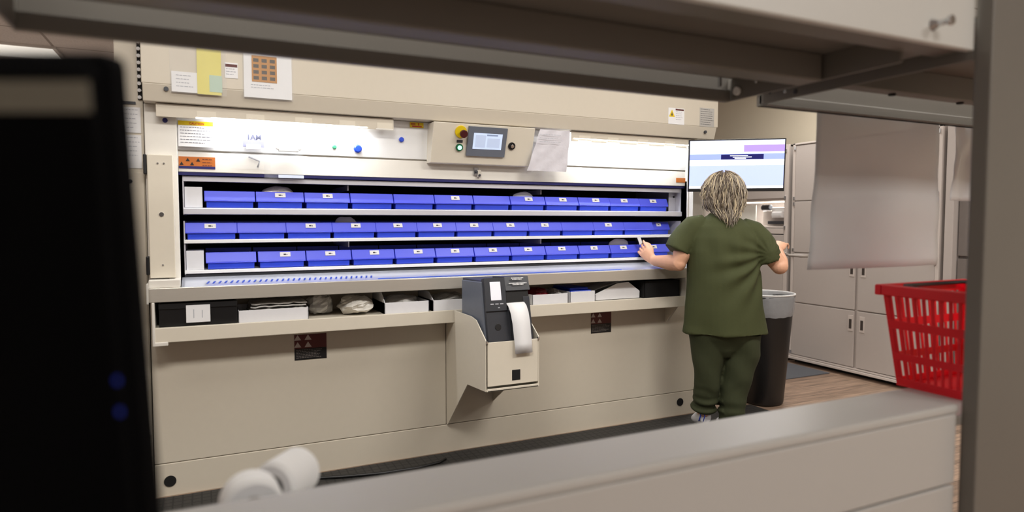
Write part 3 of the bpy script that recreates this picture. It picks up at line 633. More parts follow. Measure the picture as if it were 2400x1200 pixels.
for c, (y0, y1) in enumerate(((3.655, 4.283), (3.007, 3.63))):
    for r, (z0, z1) in enumerate(((.085, .556), (.565, 1.01), (1.018, 1.475), (1.483, 1.975))):
        dr = q('door', lambda b: b.box(4.85, 4.868, y0, y1, z0, z1, cab), .004)
        yh = y0+.03 if c == 0 else y1-.05
        q('handle', lambda b: [b.box(4.846, 4.8515, yh-.022, yh+.022, z1-.17, z1-.04, cab2), b.box(4.844, 4.847, yh-.012, yh+.012, z1-.15, z1-.07, cabd)], .001, dr)
        ye = y1+.004 if c == 0 else y0-.004
        for z in (z0+.005, z1-.035): q('hinge', lambda b: b.cyl((4.843, ye, z), (4.843, ye, z+.03), .009, chrome, 10), 0, dr)
# cabinet with printing niche
nk, q = locker('niche_cabinet', 4.38, 5.95, (5.15, 5.1, 0), 'grey steel cabinet with a lit open niche behind the worker', 1, 1)
q('carcass', lambda b: [b.box(4.87, 5.45, 4.36, 4.395, .02, 2.0, cab), b.box(4.85, 5.45, 5.55, 5.95, .02, 2.0, cab), b.box(4.87, 5.45, 4.36, 5.95, .02, .08, cab), b.box(5.40, 5.45, 4.36, 5.95, .02, 2.0, cab),
    b.box(4.87, 5.45, 4.395, 5.55, 1.235, 1.25, cab2), b.box(4.87, 5.45, 4.395, 5.55, 1.49, 1.51, cab2), b.box(4.87, 5.45, 4.36, 5.95, 1.98, 2.0, cab), b.box(4.85, 4.875, 4.36, 4.40, .02, 2.0, cab2)], .002)
for z0, z1 in ((.1, .62), (.63, 1.17), (1.51, 1.97)):
    q('door', lambda b: b.box(4.852, 4.872, 4.405, 5.545, z0, z1, cab), .004)
q('drawer', lambda b: b.box(4.852, 4.872, 4.405, 5.545, 1.18, 1.23, cab2), .003)
for z in (1.93, 1.50, 1.225): q('hinge', lambda b: b.cyl((4.845, 4.39, z), (4.845, 4.39, z+.03), .01, chrome, 10))
thing_mesh('niche_printer', lambda b: [b.box(5.0, 5.3, 4.5, 4.8, 1.252, 1.40, cab2), b.box(4.96, 5.0, 4.52, 4.70, 1.27, 1.30, darkgrey), b.box(4.97, 5.0, 4.50, 4.66, 1.33, 1.43, white), b.cyl((4.98, 4.68, 1.43), (4.98, 4.78, 1.43), .03, darkgrey, 14), b.cyl((4.95, 4.50, 1.36), (4.95, 4.62, 1.36), .03, paper, 16)], 'small grey printer with paper roll inside the cabinet niche', 'printer', bevel=.006)
thing_mesh('paper_holder', lambda b: [b.box(4.95, 4.96, 4.84, 5.12, 1.252, 1.46, mat('bright_paper', (250, 252, 245), .6))], 'bright white sheet standing in the cabinet niche left of the small printer', 'paper')
area('niche_fill_light', (5.12, 4.85, 1.482), .3, .7, 9, (0, math.radians(-10), 0), (1, .98, .93))  # fill added inside the niche to brighten the standing sheet
q('added_niche_glow_panel', lambda b: b.box(5.0, 5.2, 4.5, 5.2, 1.484, 1.489, lampm))  # glowing panel added to go with the fill, no known fitting
# dark cabinet nearest
dk, q = locker('tall_cabinet', 1.4, 2.9, (5.15, 2.2, 0), 'tall darker grey cabinet with recessed dark door, right of the lockers', 1, 1)
cabk = mat('dark_grey_coat', (120, 112, 108), .5)  # darker grey coat of the recessed doors
q('carcass', lambda b: [b.box(4.95, 5.45, 1.4, 2.95, .02, 2.35, cab), b.box(4.85, 4.95, 2.89, 2.95, .02, 2.35, cab), b.box(4.85, 4.95, 1.4, 1.5, .02, 2.35, cab), b.box(4.85, 5.45, 1.4, 2.95, 2.33, 2.35, cab)], .003)
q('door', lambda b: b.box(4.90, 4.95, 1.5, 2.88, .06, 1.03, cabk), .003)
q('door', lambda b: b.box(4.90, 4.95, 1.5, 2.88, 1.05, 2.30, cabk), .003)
# lever held at the cabinet edge
q('lever_handle', lambda b: b.box(4.9, 4.91, 2.0, 2.1, 1.2, 1.22, cabk))

# ------------------------------------------------------------------ floor mats, cable
thing_mesh('floor_mat', lambda b: b.box(-1.6, 3.46, 2.2, 3.40, 0, .008, matm), 'long dark grid-patterned floor mat in front of the carousel', 'floor mat', bevel=.003)
thing_mesh('floor_mat', lambda b: b.box(3.95, 4.8, 3.83, 4.75, 0, .008, matm2), 'slate grey floor mat in front of the cabinets', 'floor mat', bevel=.003)
thing_mesh('power_cable', lambda b: b.tube([(.30, 3.30, .016), (.42, 3.33, .016), (.62, 3.27, .016), (.80, 3.235, .016), (.98, 3.23, .016), (1.10, 3.25, .018), (1.15, 3.29, .017)], .008, black, 8), 'thin black cable lying on the dark mat by the kick panel', 'cable', smooth=True)

# ------------------------------------------------------------------ waste bin
wb = empty('waste_bin', (3.60, 3.42, 0), 'tall black waste bin with clear liner behind the worker', 'waste bin')
one('body', lambda b: [b.rings([(0, 0, 0.004, .122, .122), (0, 0, .02, .13, .13), (0, 0, .60, .172, .172), (0, 0, .70, .178, .178), (0, 0, .76, .186, .186), (0, 0, .775, .19, .19), (0, 0, .76, .175, .175), (0, 0, .1, .12, .12)], mat('black_bin_plastic', (24, 22, 22), .4), 40, True, 2.4)], wb, smooth=True)
liner = mat('clear_bin_liner', (206, 208, 212), .25, var=.08, alpha=.5, scale=20, bump=.6)
def lin(b):
    seg = 60; vs_ = []; prof = [(.635, .186), (.66, .192), (.70, .195), (.75, .198), (.782, .199), (.79, .194), (.785, .185), (.72, .172), (.6, .155), (.45, .13)]
    for z, r in prof:
        for j in range(seg):
            a = 2*PI*j/seg; k = .005*noise.noise(Vector((math.cos(a)*6, math.sin(a)*6, z*9)))
            vs_.append(((r+k)*math.cos(a), (r+k)*math.sin(a), z+ (.012*noise.noise(Vector((math.cos(a)*3, math.sin(a)*3, 1))) if z < .65 and z > .62 else 0)))
    n = len(prof)
    b.add(vs_, [(i*seg+j, i*seg+(j+1) % seg, (i+1)*seg+(j+1) % seg, (i+1)*seg+j) for i in range(n-1) for j in range(seg)], liner)
one('bin_liner', lin, wb, smooth=True, recalc=False)
one('rim', lambda b: b.tube([(.199*math.cos(a), .199*math.sin(a), .787) for a in [2*PI*i/40 for i in range(41)]], .0055, white, 8, cap=False), wb, smooth=True)

# ------------------------------------------------------------------ person
PO = Vector((2.82, 3.0, 0)); PR = -YAW
def organic(b, name, voxel, smooth_it, parent=None, disp=None, material=None, extra_subdiv=0):
    me = b.mesh('tmp'); o = bpy.data.objects.new('tmp', me); C.objects.link(o)
    r = o.modifiers.new('r', 'REMESH'); r.mode = 'VOXEL'; r.voxel_size = voxel; r.use_smooth_shade = True
    s = o.modifiers.new('s', 'SMOOTH'); s.factor = .5; s.iterations = smooth_it
    dg = bpy.context.evaluated_depsgraph_get(); ev = o.evaluated_get(dg)
    m2 = bpy.data.meshes.new_from_object(ev)
    bpy.data.objects.remove(o)
    if disp:
        nv = [v.normal.copy() for v in m2.vertices]
        for v, n in zip(m2.vertices, nv): v.co += n*disp(v.co, n)
    m2.materials.clear(); m2.materials.append(material); m2.name = name
    m2.polygons.foreach_set('use_smooth', [True]*len(m2.polygons)); m2.update()
    q_ = bpy.data.objects.new(name, m2); C.objects.link(q_)
    if parent: q_.parent = parent
    return q_
def fingers(b, base, dirv, side, norm, lens, curl, r=.0085, spread=.12):
    """four fingers and a thumb on a palm at base"""
    d, s_, n_ = Vector(dirv).normalized(), Vector(side).normalized(), Vector(norm).normalized()
    for i, L in enumerate(lens):
        o = base+s_*((i-1.5)*.0195); a = 0; p = o.copy(); pts = [o-d*.02, p.copy()]
        dd = (d+s_*((i-1.5)*spread)).normalized()
        for k, seg in enumerate((.45, .32, .23)):
            a += curl[i]*(.7+.3*k)
            p = p+(dd*math.cos(a)+n_*math.sin(a))*L*seg; pts.append(p.copy())
        b.tube(pts, [r*1.1, r*1.08, r, r*.93, r*.75], skin, 10)
        b.ball(tuple(pts[-1]), r*.78, skin, 10, 8)
SH_L, EL_L, WR_L = Vector((-.19, .01, 1.275)), Vector((-.275, .0, 1.045)), Vector((-.385, .185, 1.052))
SH_R, EL_R, WR_R = Vector((.175, .0, 1.225)), Vector((.312, -.06, 1.032)), Vector((.368, .125, 1.122))
body = MB()
body.rings([(0, .0, .66, .20, .14), (0, 0, .80, .205, .14), (0, 0, .95, .19, .13), (-.005, 0, 1.1, .19, .125), (-.008, 0, 1.2, .185, .11), (-.01, 0, 1.27, .15, .09), (-.01, .0, 1.315, .07, .065), (-.008, .012, 1.36, .056, .06), (-.006, .02, 1.42, .055, .062)], skin, 28)
hc = Vector((-.008, .02, 1.472))
body.ball(tuple(hc), (.075, .095, .105), skin, 24, 16)
body.ball((hc.x, hc.y+.045, hc.z-.05), (.052, .055, .05), skin, 18, 12)      # jaw
body.tube([hc+Vector((0, .09, .02)), hc+Vector((0, .105, -.012)), hc+Vector((0, .11, -.028))], [.008, .011, .012], skin, 10)   # nose
for s_ in (-1, 1): body.ball((hc.x+s_*.078, hc.y+.005, hc.z-.012), (.008, .018, .028), skin, 12, 8)
for SH, EL, WR in ((SH_L, EL_L, WR_L), (SH_R, EL_R, WR_R)):
    body.tube([SH+Vector((0, 0, .0)), SH*.6+EL*.4, SH*.2+EL*.8, EL, EL*.72+WR*.28, EL*.4+WR*.6, WR], [.062, .058, .052, .050, .050, .041, .031], skin, 18)
    body.ball(tuple(EL), .047, skin, 14, 10)
# left hand pinching at the bins
fd = (WR_L-EL_L).normalized()
pd = Vector((-.55, .38, .60)).normalized()
PLc = WR_L+pd*.045
body.tube([WR_L-pd*.01, PLc, WR_L+pd*.085], [(.022, .028), (.019, .040), (.015, .040)], skin, 14, up=(.5, .8, 0))
body_side = pd.cross(Vector((.5, .8, 0))).normalized()
if body_side.z < 0: body_side = -body_side
fingers(body, WR_L+pd*.082, pd, body_side, Vector((.35, .9, .1)), (.062, .07, .074, .066), (.75, .7, .6, .35))
body.tube([WR_L+pd*.03+body_side*.02, WR_L+pd*.055+body_side*.048+Vector((0, .01, 0)), WR_L+pd*.085+body_side*.058+Vector((0, .025, .0)), WR_L+pd*.108+body_side*.05+Vector((0, .035, 0))], [.014, .012, .010, .008], skin, 10)
# right hand, loosely closed, knuckles up
pr = Vector((.45, .55, .40)).normalized()
body.tube([WR_R-pr*.01, WR_R+pr*.04, WR_R+pr*.08], [(.022, .030), (.020, .042), (.017, .042)], skin, 14, up=(0, -.5, 1))
sr = pr.cross(Vector((0, -.3, 1))).normalized()
if sr.x < 0: sr = -sr
fingers(body, WR_R+pr*.078, pr, -sr, Vector((.2, .2, -1)), (.06, .07, .075, .068), (.65, .7, .7, .6))
body.tube([WR_R+pr*.02-sr*.02, WR_R+pr*.05-sr*.05+Vector((0, 0, -.005)), WR_R+pr*.08-sr*.055+Vector((.0, .0, -.02)), WR_R+pr*.10-sr*.045+Vector((0, 0, -.03))], [.014, .012, .010, .008], skin, 10)
# legs (under the trousers)
LEGL = [(-.10, .0, .70), (-.105, .0, .5), (-.095, -.01, .40), (-.088, .0, .28), (-.092, .05, .14), (-.092, .07, .10)]
LEGR = [(.11, .0, .70), (.10, .0, .5), (.085, .0, .40), (.075, .0, .28), (.058, .0, .14), (.055, .0, .09)]
for lg in (LEGL, LEGR): body.tube(lg, [.075, .06, .048, .042, .036, .034], skin, 16)
person = organic(body, 'person', .0045, 3, None, None, skin)
person.location = PO; person.rotation_euler = (0, 0, PR)
tag(person, 'woman with shaggy grey-blonde hair in olive green scrubs seen from behind, reaching to bins', 'person')
# scrub top
top = MB()
top.rings([(.012, .0, .628, .247, .175), (.01, .0, .68, .240, .172), (.004, .0, .78, .232, .168), (0, 0, .90, .220, .158), (-.004, 0, 1.02, .216, .152), (-.006, 0, 1.12, .214, .145), (-.008, 0, 1.20, .205, .132), (-.012, 0, 1.265, .178, .112), (-.018, 0, 1.305, .13, .092), (-.014, 0, 1.335, .085, .08), (-.01, .01, 1.352, .066, .07)], scrub, 36)
top.tube([(-.12, 0, 1.285), (-.185, .005, 1.268), (-.225, .012, 1.215), (-.262, .01, 1.16), (-.285, .005, 1.118)], [.055, .068, .076, .079, .080], scrub, 24)
top.tube([(.10, 0, 1.265), (.165, 0, 1.235), (.205, -.015, 1.18), (.245, -.03, 1.11), (.262, -.036, 1.055)], [.058, .070, .078, .080, .076], scrub, 24)
def folds(p, n):
    x, y, z = p
    a = .003*noise.noise(p*7)
    if z < 1.30:
        k = min(1, max(0, (1.27-z)/.25))
        # creases fan down from the right armpit to the lower left
        dx, dz_ = .24-x, 1.10-z
        ang = math.atan2(dz_, dx); rad = math.hypot(dx, dz_)
        w1 = max(0, 1-abs(rad-.20)/.22)*(1 if y < .03 else .3)
        a += .011*w1*k*math.sin(ang*15+1.6*noise.noise(p*4))*(.5+.9*abs(noise.noise(p*2.4+Vector((4, 0, 0)))))
        # vertical drape from the shoulder blades
        a += .005*max(0, 1-abs(z-1.12)/.16)*math.sin(x*58+noise.noise(p*3)*3)
        # flare folds near the hem
        a += .008*max(0, (.86-z)/.24)*math.sin(x*27+1.1+noise.noise(p*3)*2.5)
    return a
scrubtop = organic(top, 'scrub_top', .007, 4, person, folds, scrub); scrubtop['label'] = 'loose short-sleeved olive green top'
# trousers
tr = MB()
tr.rings([(.0, 0, .76, .215, .155), (0, 0, .67, .218, .158), (.0, 0, .60, .19, .145), (.005, 0, .53, .13, .11), (.005, 0, .49, .06, .08)], scrubd, 32)
tr.tube([(-.085, .0, .62), (-.088, 0, .50), (-.088, -.005, .40), (-.090, .01, .30), (-.092, .03, .21), (-.092, .050, .165), (-.09, .055, .135)], [.124, .100, .082, .075, .073, .073, .067], scrubd, 24)
tr.tube([(.105, .0, .62), (.110, 0, .50), (.095, .0, .40), (.078, 0, .30), (.066, .0, .2), (.058, 0, .12), (.056, .0, .07)], [.122, .110, .098, .087, .078, .073, .070], scrubd, 24)
def tf(p, n):
    x, y, z = p
    a = .005*math.sin(z*60+noise.noise(p*7)*5)*max(0, (.35-z)/.3)+.004*math.sin(z*30+x*30)*.6
    a += .012*math.sin(z*95+noise.noise(p*5)*4)*max(0, 1-abs(z-.16)/.09)*(1 if x < -.0 else .1)
    return a+.005*noise.noise(p*8)
trousers = organic(tr, 'trousers', .007, 3, person, tf, scrubd); trousers['label'] = 'olive green scrub trousers'
def shoe(base, heel, toe):
    b = MB(); d = (toe-heel); L = d.length
    b.tube([heel, heel+d*.25, heel+d*.6, heel+d*.85, toe], [(.040, .038), (.047, .043), (.040, .048), (.031, .045), (.018, .030)], paper, 18, up=(0, 0, 1))
    b.tube([heel+Vector((0, 0, .03)), heel+Vector((0, .005, .07))], [.04, .036], paper, 14)
    return b
shoem = mat('white_shoe_leather', (226, 226, 232), .4)
s1 = organic(shoe(None, Vector((-.088, .035, .100)), Vector((-.085, .225, .032))), 'shoe', .004, 2, person, None, shoem); s1['label'] = 'white shoe with blue stripe, heel raised'
st = MB(); st.tube([(-.128, .05, .150), (-.122, .012, .115), (-.128, .03, .075)], .004, blue, 6); st.tube([(-.108, .02, .152), (-.102, -.004, .115), (-.108, .01, .075)], .003, blue, 6)
sto = st.build('stripe', s1, smooth=True)
s2 = organic(shoe(None, Vector((.055, -.02, .045)), Vector((.065, .2, .03))), 'shoe', .004, 2, person, None, shoem)
# hair
hairm = [mat('hair_dark', (92, 78, 66), .5, var=.1), mat('hair_grey', (142, 132, 120), .4, var=.1), mat('hair_blonde', (210, 193, 162), .4, var=.1), mat('hair_ash', (168, 156, 140), .4, var=.1)]
hb = MB()
def hair_r(z):
    """outer radius of the hair mass at height z"""
    P_ = [(1.215, .012), (1.26, .026), (1.30, .052), (1.35, .092), (1.40, .120), (1.45, .126), (1.50, .120), (1.54, .104), (1.57, .078), (1.59, .045), (1.602, .010)]
    if z <= P_[0][0]: return P_[0][1]
    for (a, ra), (b_, rb_) in zip(P_, P_[1:]):
        if z <= b_: return ra+(rb_-ra)*(z-a)/(b_-a)
    return .01
hb.rings([(hc.x, hc.y-.022-(.03+(1.36-z)*.5 if z < 1.36 else 0), z, hair_r(z)*.86, hair_r(z)*.84) for z in (1.27, 1.30, 1.33, 1.36, 1.40, 1.44, 1.48, 1.52, 1.55, 1.575, 1.588)], hairm[0], 26)
random.seed(11)
for i in range(1500):
    t = random.uniform(-PI, PI)
    if abs(t) < .75 and random.random() < .9: continue
    z0 = random.choice((random.uniform(1.55, 1.60), random.uniform(1.42, 1.58), random.uniform(1.34, 1.48)))
    L = random.uniform(.07, .17)
    back = max(0, -math.cos(t))
    zmin = 1.25+.10*(1-back)+random.uniform(0, .05)
    z1 = max(z0-L, zmin)
    if z0-z1 < .03: continue
    n = 8; ph = random.uniform(0, 6.3); am = random.uniform(.003, .009); fl = random.uniform(-.004, .014); dt = random.uniform(-.25, .25); off = random.uniform(-.012, .003)
    pts = []
    for k in range(n):
        q0 = k/(n-1); z = z0+(z1-z0)*q0
        r_ = hair_r(z)+off+fl*q0*q0; tt = t+dt*q0
        cy = hc.y-.015-.03*min(1, max(0, (1.42-z)/.12))-.065*min(1, max(0, (1.37-z)/.10))
        x = hc.x+math.sin(tt)*r_; y = cy+math.cos(tt)*r_*1.02
        pts.append(Vector((x+am*q0*math.sin(ph+q0*6), y+am*q0*math.cos(ph*1.3+q0*5), z+am*.6*math.sin(ph+q0*9))))
    rr = random.uniform(.0018, .0040)
    c_ = random.choices(range(4), (4, 3, 4, 4))[0]
    hb.tube(pts, [rr*.6, rr, rr*1.1, rr*1.1, rr, rr*.8, rr*.6, rr*.15], hairm[c_], 5, cap=False, flat=.55)
hair = hb.build('hair', person, smooth=True, recalc=False); hair['label'] = 'shaggy layered grey-blonde hair'
eb = MB()
for s_ in (-1, 1): eb.ball((hc.x+s_*.03, hc.y+.083, hc.z+.006), .011, white, 12, 8); eb.ball((hc.x+s_*.03, hc.y+.092, hc.z+.006), .005, black, 10, 6)
eb.build('eyes', person, smooth=True)
one('mouth', lambda b: b.tube([(hc.x-.022, hc.y+.093, hc.z-.055), (hc.x, hc.y+.1, hc.z-.056), (hc.x+.022, hc.y+.093, hc.z-.055)], [.003, .006, .003], mat('lips', (186, 104, 98), .5), 8), person, smooth=True)
one('headset_wire', lambda b: b.tube([(hc.x+.098, hc.y+.03, hc.z-.02), (hc.x+.108, hc.y+.035, hc.z-.05), (hc.x+.118, hc.y+.05, hc.z-.08), (hc.x+.122, hc.y+.07, hc.z-.10)], .0022, black, 6), person, smooth=True)
def Pw(p): return PO+Matrix.Rotation(PR, 3, 'Z') @ Vector(p)
thing_mesh('grey_wand', lambda b: b.tube([Pw((.435, .21, 1.10)), Pw((.47, .20, 1.085)), Pw((.53, .16, 1.082)), Pw((.57, .15, 1.082))], [.010, .008, .011, .010], mat('grey_wand_plastic', (150, 142, 136), .4), 10), 'slim grey rod held in the worker\'s right hand', 'rod', smooth=True)
thing_mesh('paper_tag', lambda b: b.box(-.012, .012, -.001, .001, -.025, .03, paper, Matrix.Translation(Pw(WR_L+pd*.118+Vector((-.0, .02, .045)))) @ Matrix.Rotation(-.4, 4, 'Y')), 'small white tag pinched in the worker\'s left hand', 'tag')

# ------------------------------------------------------------------ foreground rack
YF, YB = .85, 1.44
rk = empty('shelving_rack', (1.6, 1.1, 0), 'grey steel shelving rack framing the view, thick post on the right', 'rack')
def rp_(name, fn, bevel=.002, label=None, parent=None):
    b = MB(); fn(b); b.v = [tuple(Vector(p)-Vector((1.6, 1.1, 0))) for p in b.v]; o = b.build(name, parent or rk, bevel=bevel)
    if label: o['label'] = label
    return o
rp_('post', lambda b: b.box(1.477, 1.80, .815, .85, 0, 2.4, rackm), .004, 'broad dark grey post')
rp_('side_rail', lambda b: [b.box(1.477, 1.483, .85, 1.44, 1.640, 1.675, rackm), b.cyl((1.475, 1.345, 1.662), (1.478, 1.345, 1.662), .006, chrome, 10), b.cyl((1.475, 1.40, 1.668), (1.478, 1.40, 1.668), .005, darkgrey, 10), b.cyl((1.475, 1.31, 1.655), (1.478, 1.31, 1.655), .007, darkgrey, 10)], .001)
rp_('back_beam', lambda b: [b.box(1.49, 3.0, 1.44, 1.45, 1.668, 1.76, rackm), b.box(1.477, 3.0, 1.43, 1.45, 1.635, 1.668, rackm), b.box(1.477, 3.0, 1.41, 1.45, 1.635, 1.638, rackm)], .002)
rp_('shelf_panel', lambda b: [b.box(1.49, 3.0, .86, 1.40, 1.72, 1.735, rackm), b.box(1.49, 3.0, 1.19, 1.20, 1.655, 1.72, rackm), b.box(1.49, 3.0, 1.20, 1.235, 1.655, 1.66, rackm)]+[b.cyl((x, 1.22, 1.650), (x, 1.22, 1.656), .010, blackm, 12) for x in (1.75, 2.06)], .002)
# overhead drawer unit
oc = empty('overhead_cabinet', (.6, 1.15, 1.7), 'overhead steel cabinet with pale front panel across the top of the view', 'cabinet')
def op_(name, fn, bevel=.002, label=None):
    b = MB(); fn(b); b.v = [tuple(Vector(p)-Vector((.6, 1.15, 1.7))) for p in b.v]; o = b.build(name, oc, bevel=bevel)
    if label: o['label'] = label
    return o
XO = -.293
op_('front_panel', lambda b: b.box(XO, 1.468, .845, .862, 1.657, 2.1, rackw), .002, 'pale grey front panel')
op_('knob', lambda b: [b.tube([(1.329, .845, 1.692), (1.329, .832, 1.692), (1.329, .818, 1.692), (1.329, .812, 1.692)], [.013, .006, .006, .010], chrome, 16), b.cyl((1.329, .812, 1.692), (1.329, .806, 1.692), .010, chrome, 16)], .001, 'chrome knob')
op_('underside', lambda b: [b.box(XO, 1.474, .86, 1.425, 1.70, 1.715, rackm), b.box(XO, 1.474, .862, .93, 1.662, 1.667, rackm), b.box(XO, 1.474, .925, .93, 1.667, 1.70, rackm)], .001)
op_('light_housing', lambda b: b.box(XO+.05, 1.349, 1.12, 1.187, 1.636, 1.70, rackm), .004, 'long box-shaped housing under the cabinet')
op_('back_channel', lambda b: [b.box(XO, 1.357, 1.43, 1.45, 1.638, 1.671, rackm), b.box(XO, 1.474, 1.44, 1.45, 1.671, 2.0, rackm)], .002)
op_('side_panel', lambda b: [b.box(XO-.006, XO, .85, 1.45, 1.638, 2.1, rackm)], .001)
op_('end_flange', lambda b: [b.box(1.357, 1.365, .93, 1.45, 1.640, 1.70, rackm), b.cyl((1.356, 1.40, 1.662), (1.348, 1.40, 1.662), .012, white, 14), b.cyl((1.356, 1.33, 1.675), (1.35, 1.33, 1.675), .005, chrome, 10), b.box(1.30, 1.306, 1.41, 1.42, 1.672, 1.70, chrome)], .001)
# lower cabinet
lo = empty('lower_cabinet', (.6, .92, 0), 'low pale grey cabinet across the bottom of the view', 'cabinet')
def lp_(name, fn, bevel=.004, label=None):
    b = MB(); fn(b); b.v = [tuple(Vector(p)-Vector((.6, .92, 0))) for p in b.v]; o = b.build(name, lo, bevel=bevel)
    if label: o['label'] = label
    return o
ZT = 1.3-.4667*YF
lp_('top_panel', lambda b: b.box(-.6, 1.473, YF, .992, ZT-.02, ZT, rackl), .006)
lp_('drawer_front', lambda b: b.box(-.6, 1.464, YF, YF+.02, .731, ZT-.0205, rackl), .003)
lp_('drawer_front', lambda b: b.box(-.6, 1.464, YF, YF+.02, .40, .726, rackl), .003)
lp_('carcass', lambda b: [b.box(-.6, 1.474, YF+.022, .99, .05, ZT-.021, darkgrey)], .002)
# hanging film sheets
def sheet(name, z1, z0, top, bot, y, label, seed, m):
    def f(b):
        n, k = 24, 18; vs_ = []
        for i in range(n+1):
            for j in range(k+1):
                t = j/k; a = i/n
                xa = top[0]+(bot[0]-top[0])*t**1.6; xb = top[1]+(bot[1]-top[1])*t
                yy = y+.012*t*math.sin(a*7+seed)+.010*noise.noise(Vector((a*3, t*4, seed)))-.02*t
                vs_.append((xa+(xb-xa)*a, yy, z1[0]+(z1[1]-z1[0])*a+((z0[0]+(z0[1]-z0[0])*a)-(z1[0]+(z1[1]-z1[0])*a))*t))
        b.add(vs_, [(i*(k+1)+j, (i+1)*(k+1)+j, (i+1)*(k+1)+j+1, i*(k+1)+j+1) for i in range(n) for j in range(k)], m)
    return thing_mesh(name, f, label, 'plastic sheet', smooth=True, recalc=False, solid=.0008)
sheet('hanging_sheet', (1.660, 1.660), (1.147, 1.145), (1.738, 2.348), (1.70, 2.35), 1.458, 'large frosted plastic sheet hanging from the rack beam in front of the lockers', 1.0, film)
sheet('hanging_sheet', (1.660, 1.660), (1.372, 1.372), (2.441, 2.585), (2.375, 2.56), 1.458, 'narrow frosted plastic sheet hanging next to the rack post', 4.0, film)

# ------------------------------------------------------------------ table behind the rack, basket, rolls
TZ = .80
tb = empty('work_table', (1.0, 1.15, 0), 'narrow grey work table behind the low cabinet, under the red basket', 'table')
one('table_top', lambda b: b.box(-1.1, 1.25, -.145, .098, TZ-.025, TZ, rackl), tb, bevel=.003)
for x in (-1.05, 1.2):
    for y in (-.12, .07): one('leg', lambda b: b.box(x-.02, x+.02, y-.02, y+.02, 0, TZ-.025, rackm), tb)
bk = empty('shopping_basket', (2.06, 1.15, TZ), 'bright red slotted plastic shopping basket beyond the rack', 'basket')
BX0, BX1, BY0, BY1, BZ = -.19, .22, -.135, .165, .307
def side_wall(b, p0, p1, q0, q1, nx, m):
    """slotted tapering wall: p0,p1 top edge, q0,q1 bottom edge"""
    rows = [(0, .05), (.05, .31), (.31, .40), (.40, .66), (.66, .74), (.74, .93), (.93, 1.0)]
    th = (Vector(p1)-Vector(p0)).cross(Vector(q0)-Vector(p0)).normalized()*.004
    def pt(a, t): return Vector(p0).lerp(Vector(p1), a).lerp(Vector(q0).lerp(Vector(q1), a), t)
    def slab(a0, a1, t0, t1):
        c = [pt(a0, t0), pt(a1, t0), pt(a1, t1), pt(a0, t1)]
        b.add(c+[x+th for x in c], [(0, 1, 2, 3), (7, 6, 5, 4), (0, 4, 5, 1), (1, 5, 6, 2), (2, 6, 7, 3), (3, 7, 4, 0)], m)
    for k, (t0, t1) in enumerate(rows):
        if k % 2 == 0: slab(0, 1, t0, t1)
        else:
            slab(0, .07, t0, t1); slab(.93, 1, t0, t1)
            for i in range(nx+1):
                a = .07+.86*i/nx; slab(max(.0, a-.018*10/nx), min(1, a+.018*10/nx), t0, t1)
def basket(b):
    T = [(BX0, BY1, BZ-.02), (BX0, BY0, BZ-.02), (BX1, BY0, BZ-.02), (BX1, BY1, BZ-.02)]
    ins = [(.035, -.04), (.035, .04), (-.04, .04), (-.04, -.04)]
    Q = [(T[i][0]+ins[i][0]*.9, T[i][1]+ins[i][1]*.8, .005) for i in range(4)]
    for i in range(4):
        j = (i+1) % 4
        side_wall(b, T[i], T[j], Q[i], Q[j], 10 if i % 2 == 0 else 13, redp)
    b.add(Q+[(q_[0], q_[1], .0) for q_ in Q], [(0, 1, 2, 3), (7, 6, 5, 4), (0, 4, 5, 1), (1, 5, 6, 2), (2, 6, 7, 3), (3, 7, 4, 0)], redp)
one('body', basket, bk, bevel=.001)
def rim(b):
    for (x0, x1, y0, y1) in ((BX0-.016, BX1+.016, BY0-.016, BY0+.006), (BX0-.016, BX1+.016, BY1-.006, BY1+.016), (BX0-.016, BX0+.006, BY0+.0062, BY1-.0062), (BX1-.006, BX1+.016, BY0+.0062, BY1-.0062)):
        b.box(x0, x1, y0, y1, BZ-.032, BZ, redp)
one('rim', rim, bk, bevel=.004)
one('handle', lambda b: [b.tube([(BX0+.02, .02, BZ-.01), (BX0+.03, .09, BZ-.006), (BX0+.06, BY1-.03, BZ-.004), (BX1-.06, BY1-.03, BZ-.004), (BX1-.03, .09, BZ-.006), (BX1-.02, .02, BZ-.01)], .006, black, 8)], bk, smooth=True)
def roll(name, c, ax, L, r, label):
    t = empty(name, tuple(c), label, 'paper roll', 'paper rolls on the table')
    ax = Vector(ax).normalized(); o = Vector((0, 0, 0))
    e = .006; pw = mat('bright_roll_paper', (252, 252, 252), .6, var=.01)
    m = MB(); m.tube([o, o+ax*e, o+ax*(L-e), o+ax*L], [r-.006, r, r, r-.006], pw, 40, cap=False)
    m.tube([o, o+ax*.0001], [r-.006, .021], paper, 40, cap=False); m.tube([o+ax*L, o+ax*(L-.0001)], [r-.006, .021], paper, 40, cap=False)
    m.build('paper', t, smooth=False)
    c2 = MB(); c2.tube([o-ax*.001, o+ax*(L+.001)], .0205, mat('cardboard_core', (150, 146, 140), .8), 24, cap=False); c2.tube([o+ax*.03, o+ax*.031], .020, darkgrey, 24)
    c2.build('core', t, smooth=True, solid=.002)
roll('paper_roll', (.060, 1.078, TZ+.0475), (-.06, 1, 0), .058, .047, 'white paper roll with its core hole facing the camera')
roll('paper_roll', (.096, 1.172, TZ+.0425), (.63, .777, 0), .088, .042, 'white paper roll lying behind the one showing its core hole')

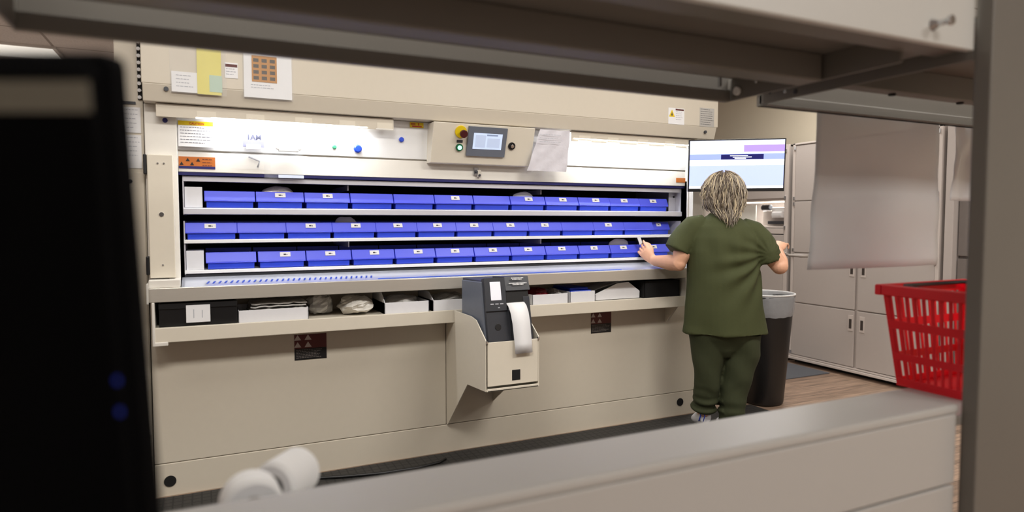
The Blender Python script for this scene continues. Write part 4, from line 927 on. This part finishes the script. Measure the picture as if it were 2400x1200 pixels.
# ------------------------------------------------------------------ black monitor seen from behind, on a desk at left
R3 = Vector((math.cos(YAW), -math.sin(YAW), 0)); F3 = Vector((math.sin(YAW), math.cos(YAW), 0))
bmO = F3*.5+R3*(-.294)+Vector((0, 0, 1.045))          # right lower corner
lean = math.radians(5)
bu = (Vector((0, 0, 1))*math.cos(lean)-F3*math.sin(lean)).normalized(); bn = R3.cross(bu).normalized()
if bn.dot(F3) > 0: bn = -bn
BMx = Matrix(((R3.x, bu.x, bn.x, bmO.x+bu.x*0), (R3.y, bu.y, bn.y, bmO.y), (R3.z, bu.z, bn.z, bmO.z), (0, 0, 0, 1)))
bmn = empty('computer_monitor', tuple(bmO), 'large black computer monitor seen from behind at the left', 'monitor')
def bq(name, fn, bevel=0, label=None):
    b = MB(); fn(b); b.v = [tuple(Vector(p)-bmO) for p in b.v]; o = b.build(name, bmn, bevel=bevel)
    if label: o['label'] = label
    return o
bq('casing', lambda b: b.box(-.50, .008, 0, .377, -.03, 0, mat('glossless_black', (3, 3, 4), .8, spec=.05), BMx), .008)
bq('back_cover', lambda b: b.box(-.49, .003, .01, .365, 0, .012, mat('soft_black', (3, 3, 4), .8, spec=.05), BMx), .004)
bq('label_strip', lambda b: [b.box(-.40, .0015, .333, .354, .012, .0135, mat('dull_grey_strip', (104, 100, 90), .6, spec=.2), BMx)], 0, 'dull grey strip near the top edge')
bq('indicator_light', lambda b: [b.box(.0018, .0045, y, y+.0045, .012, .0135, mat('blue_glow', (10, 40, 150), .4, emit=.10, bump=0), BMx) for y in (.113, .137)], 0, 'small blue indicator lights')
dz = .76
bst = bq('stand', lambda b: [b.cyl((bmO-R3*.24-F3*-.04+Vector((0, 0, .1))), Vector(((bmO-R3*.24+F3*.04).x, (bmO-R3*.24+F3*.04).y, dz+.012)), .02, black, 16), b.cyl(Vector(((bmO-R3*.24+F3*.04).x, (bmO-R3*.24+F3*.04).y, dz)), Vector(((bmO-R3*.24+F3*.04).x, (bmO-R3*.24+F3*.04).y, dz+.012)), .10, black, 32)], .002)
ds = empty('desk', (-.4, .55, 0), 'small desk under the black monitor at the left', 'desk')
one('desk_top', lambda b: b.box(-.5, .42, -.3, .28, dz-.03, dz-.001, rackl), ds, bevel=.003)
for x in (-.46, .38):
    for y in (-.26, .24): one('leg', lambda b: b.box(x-.02, x+.02, y-.02, y+.02, 0, dz-.03, rackm), ds)
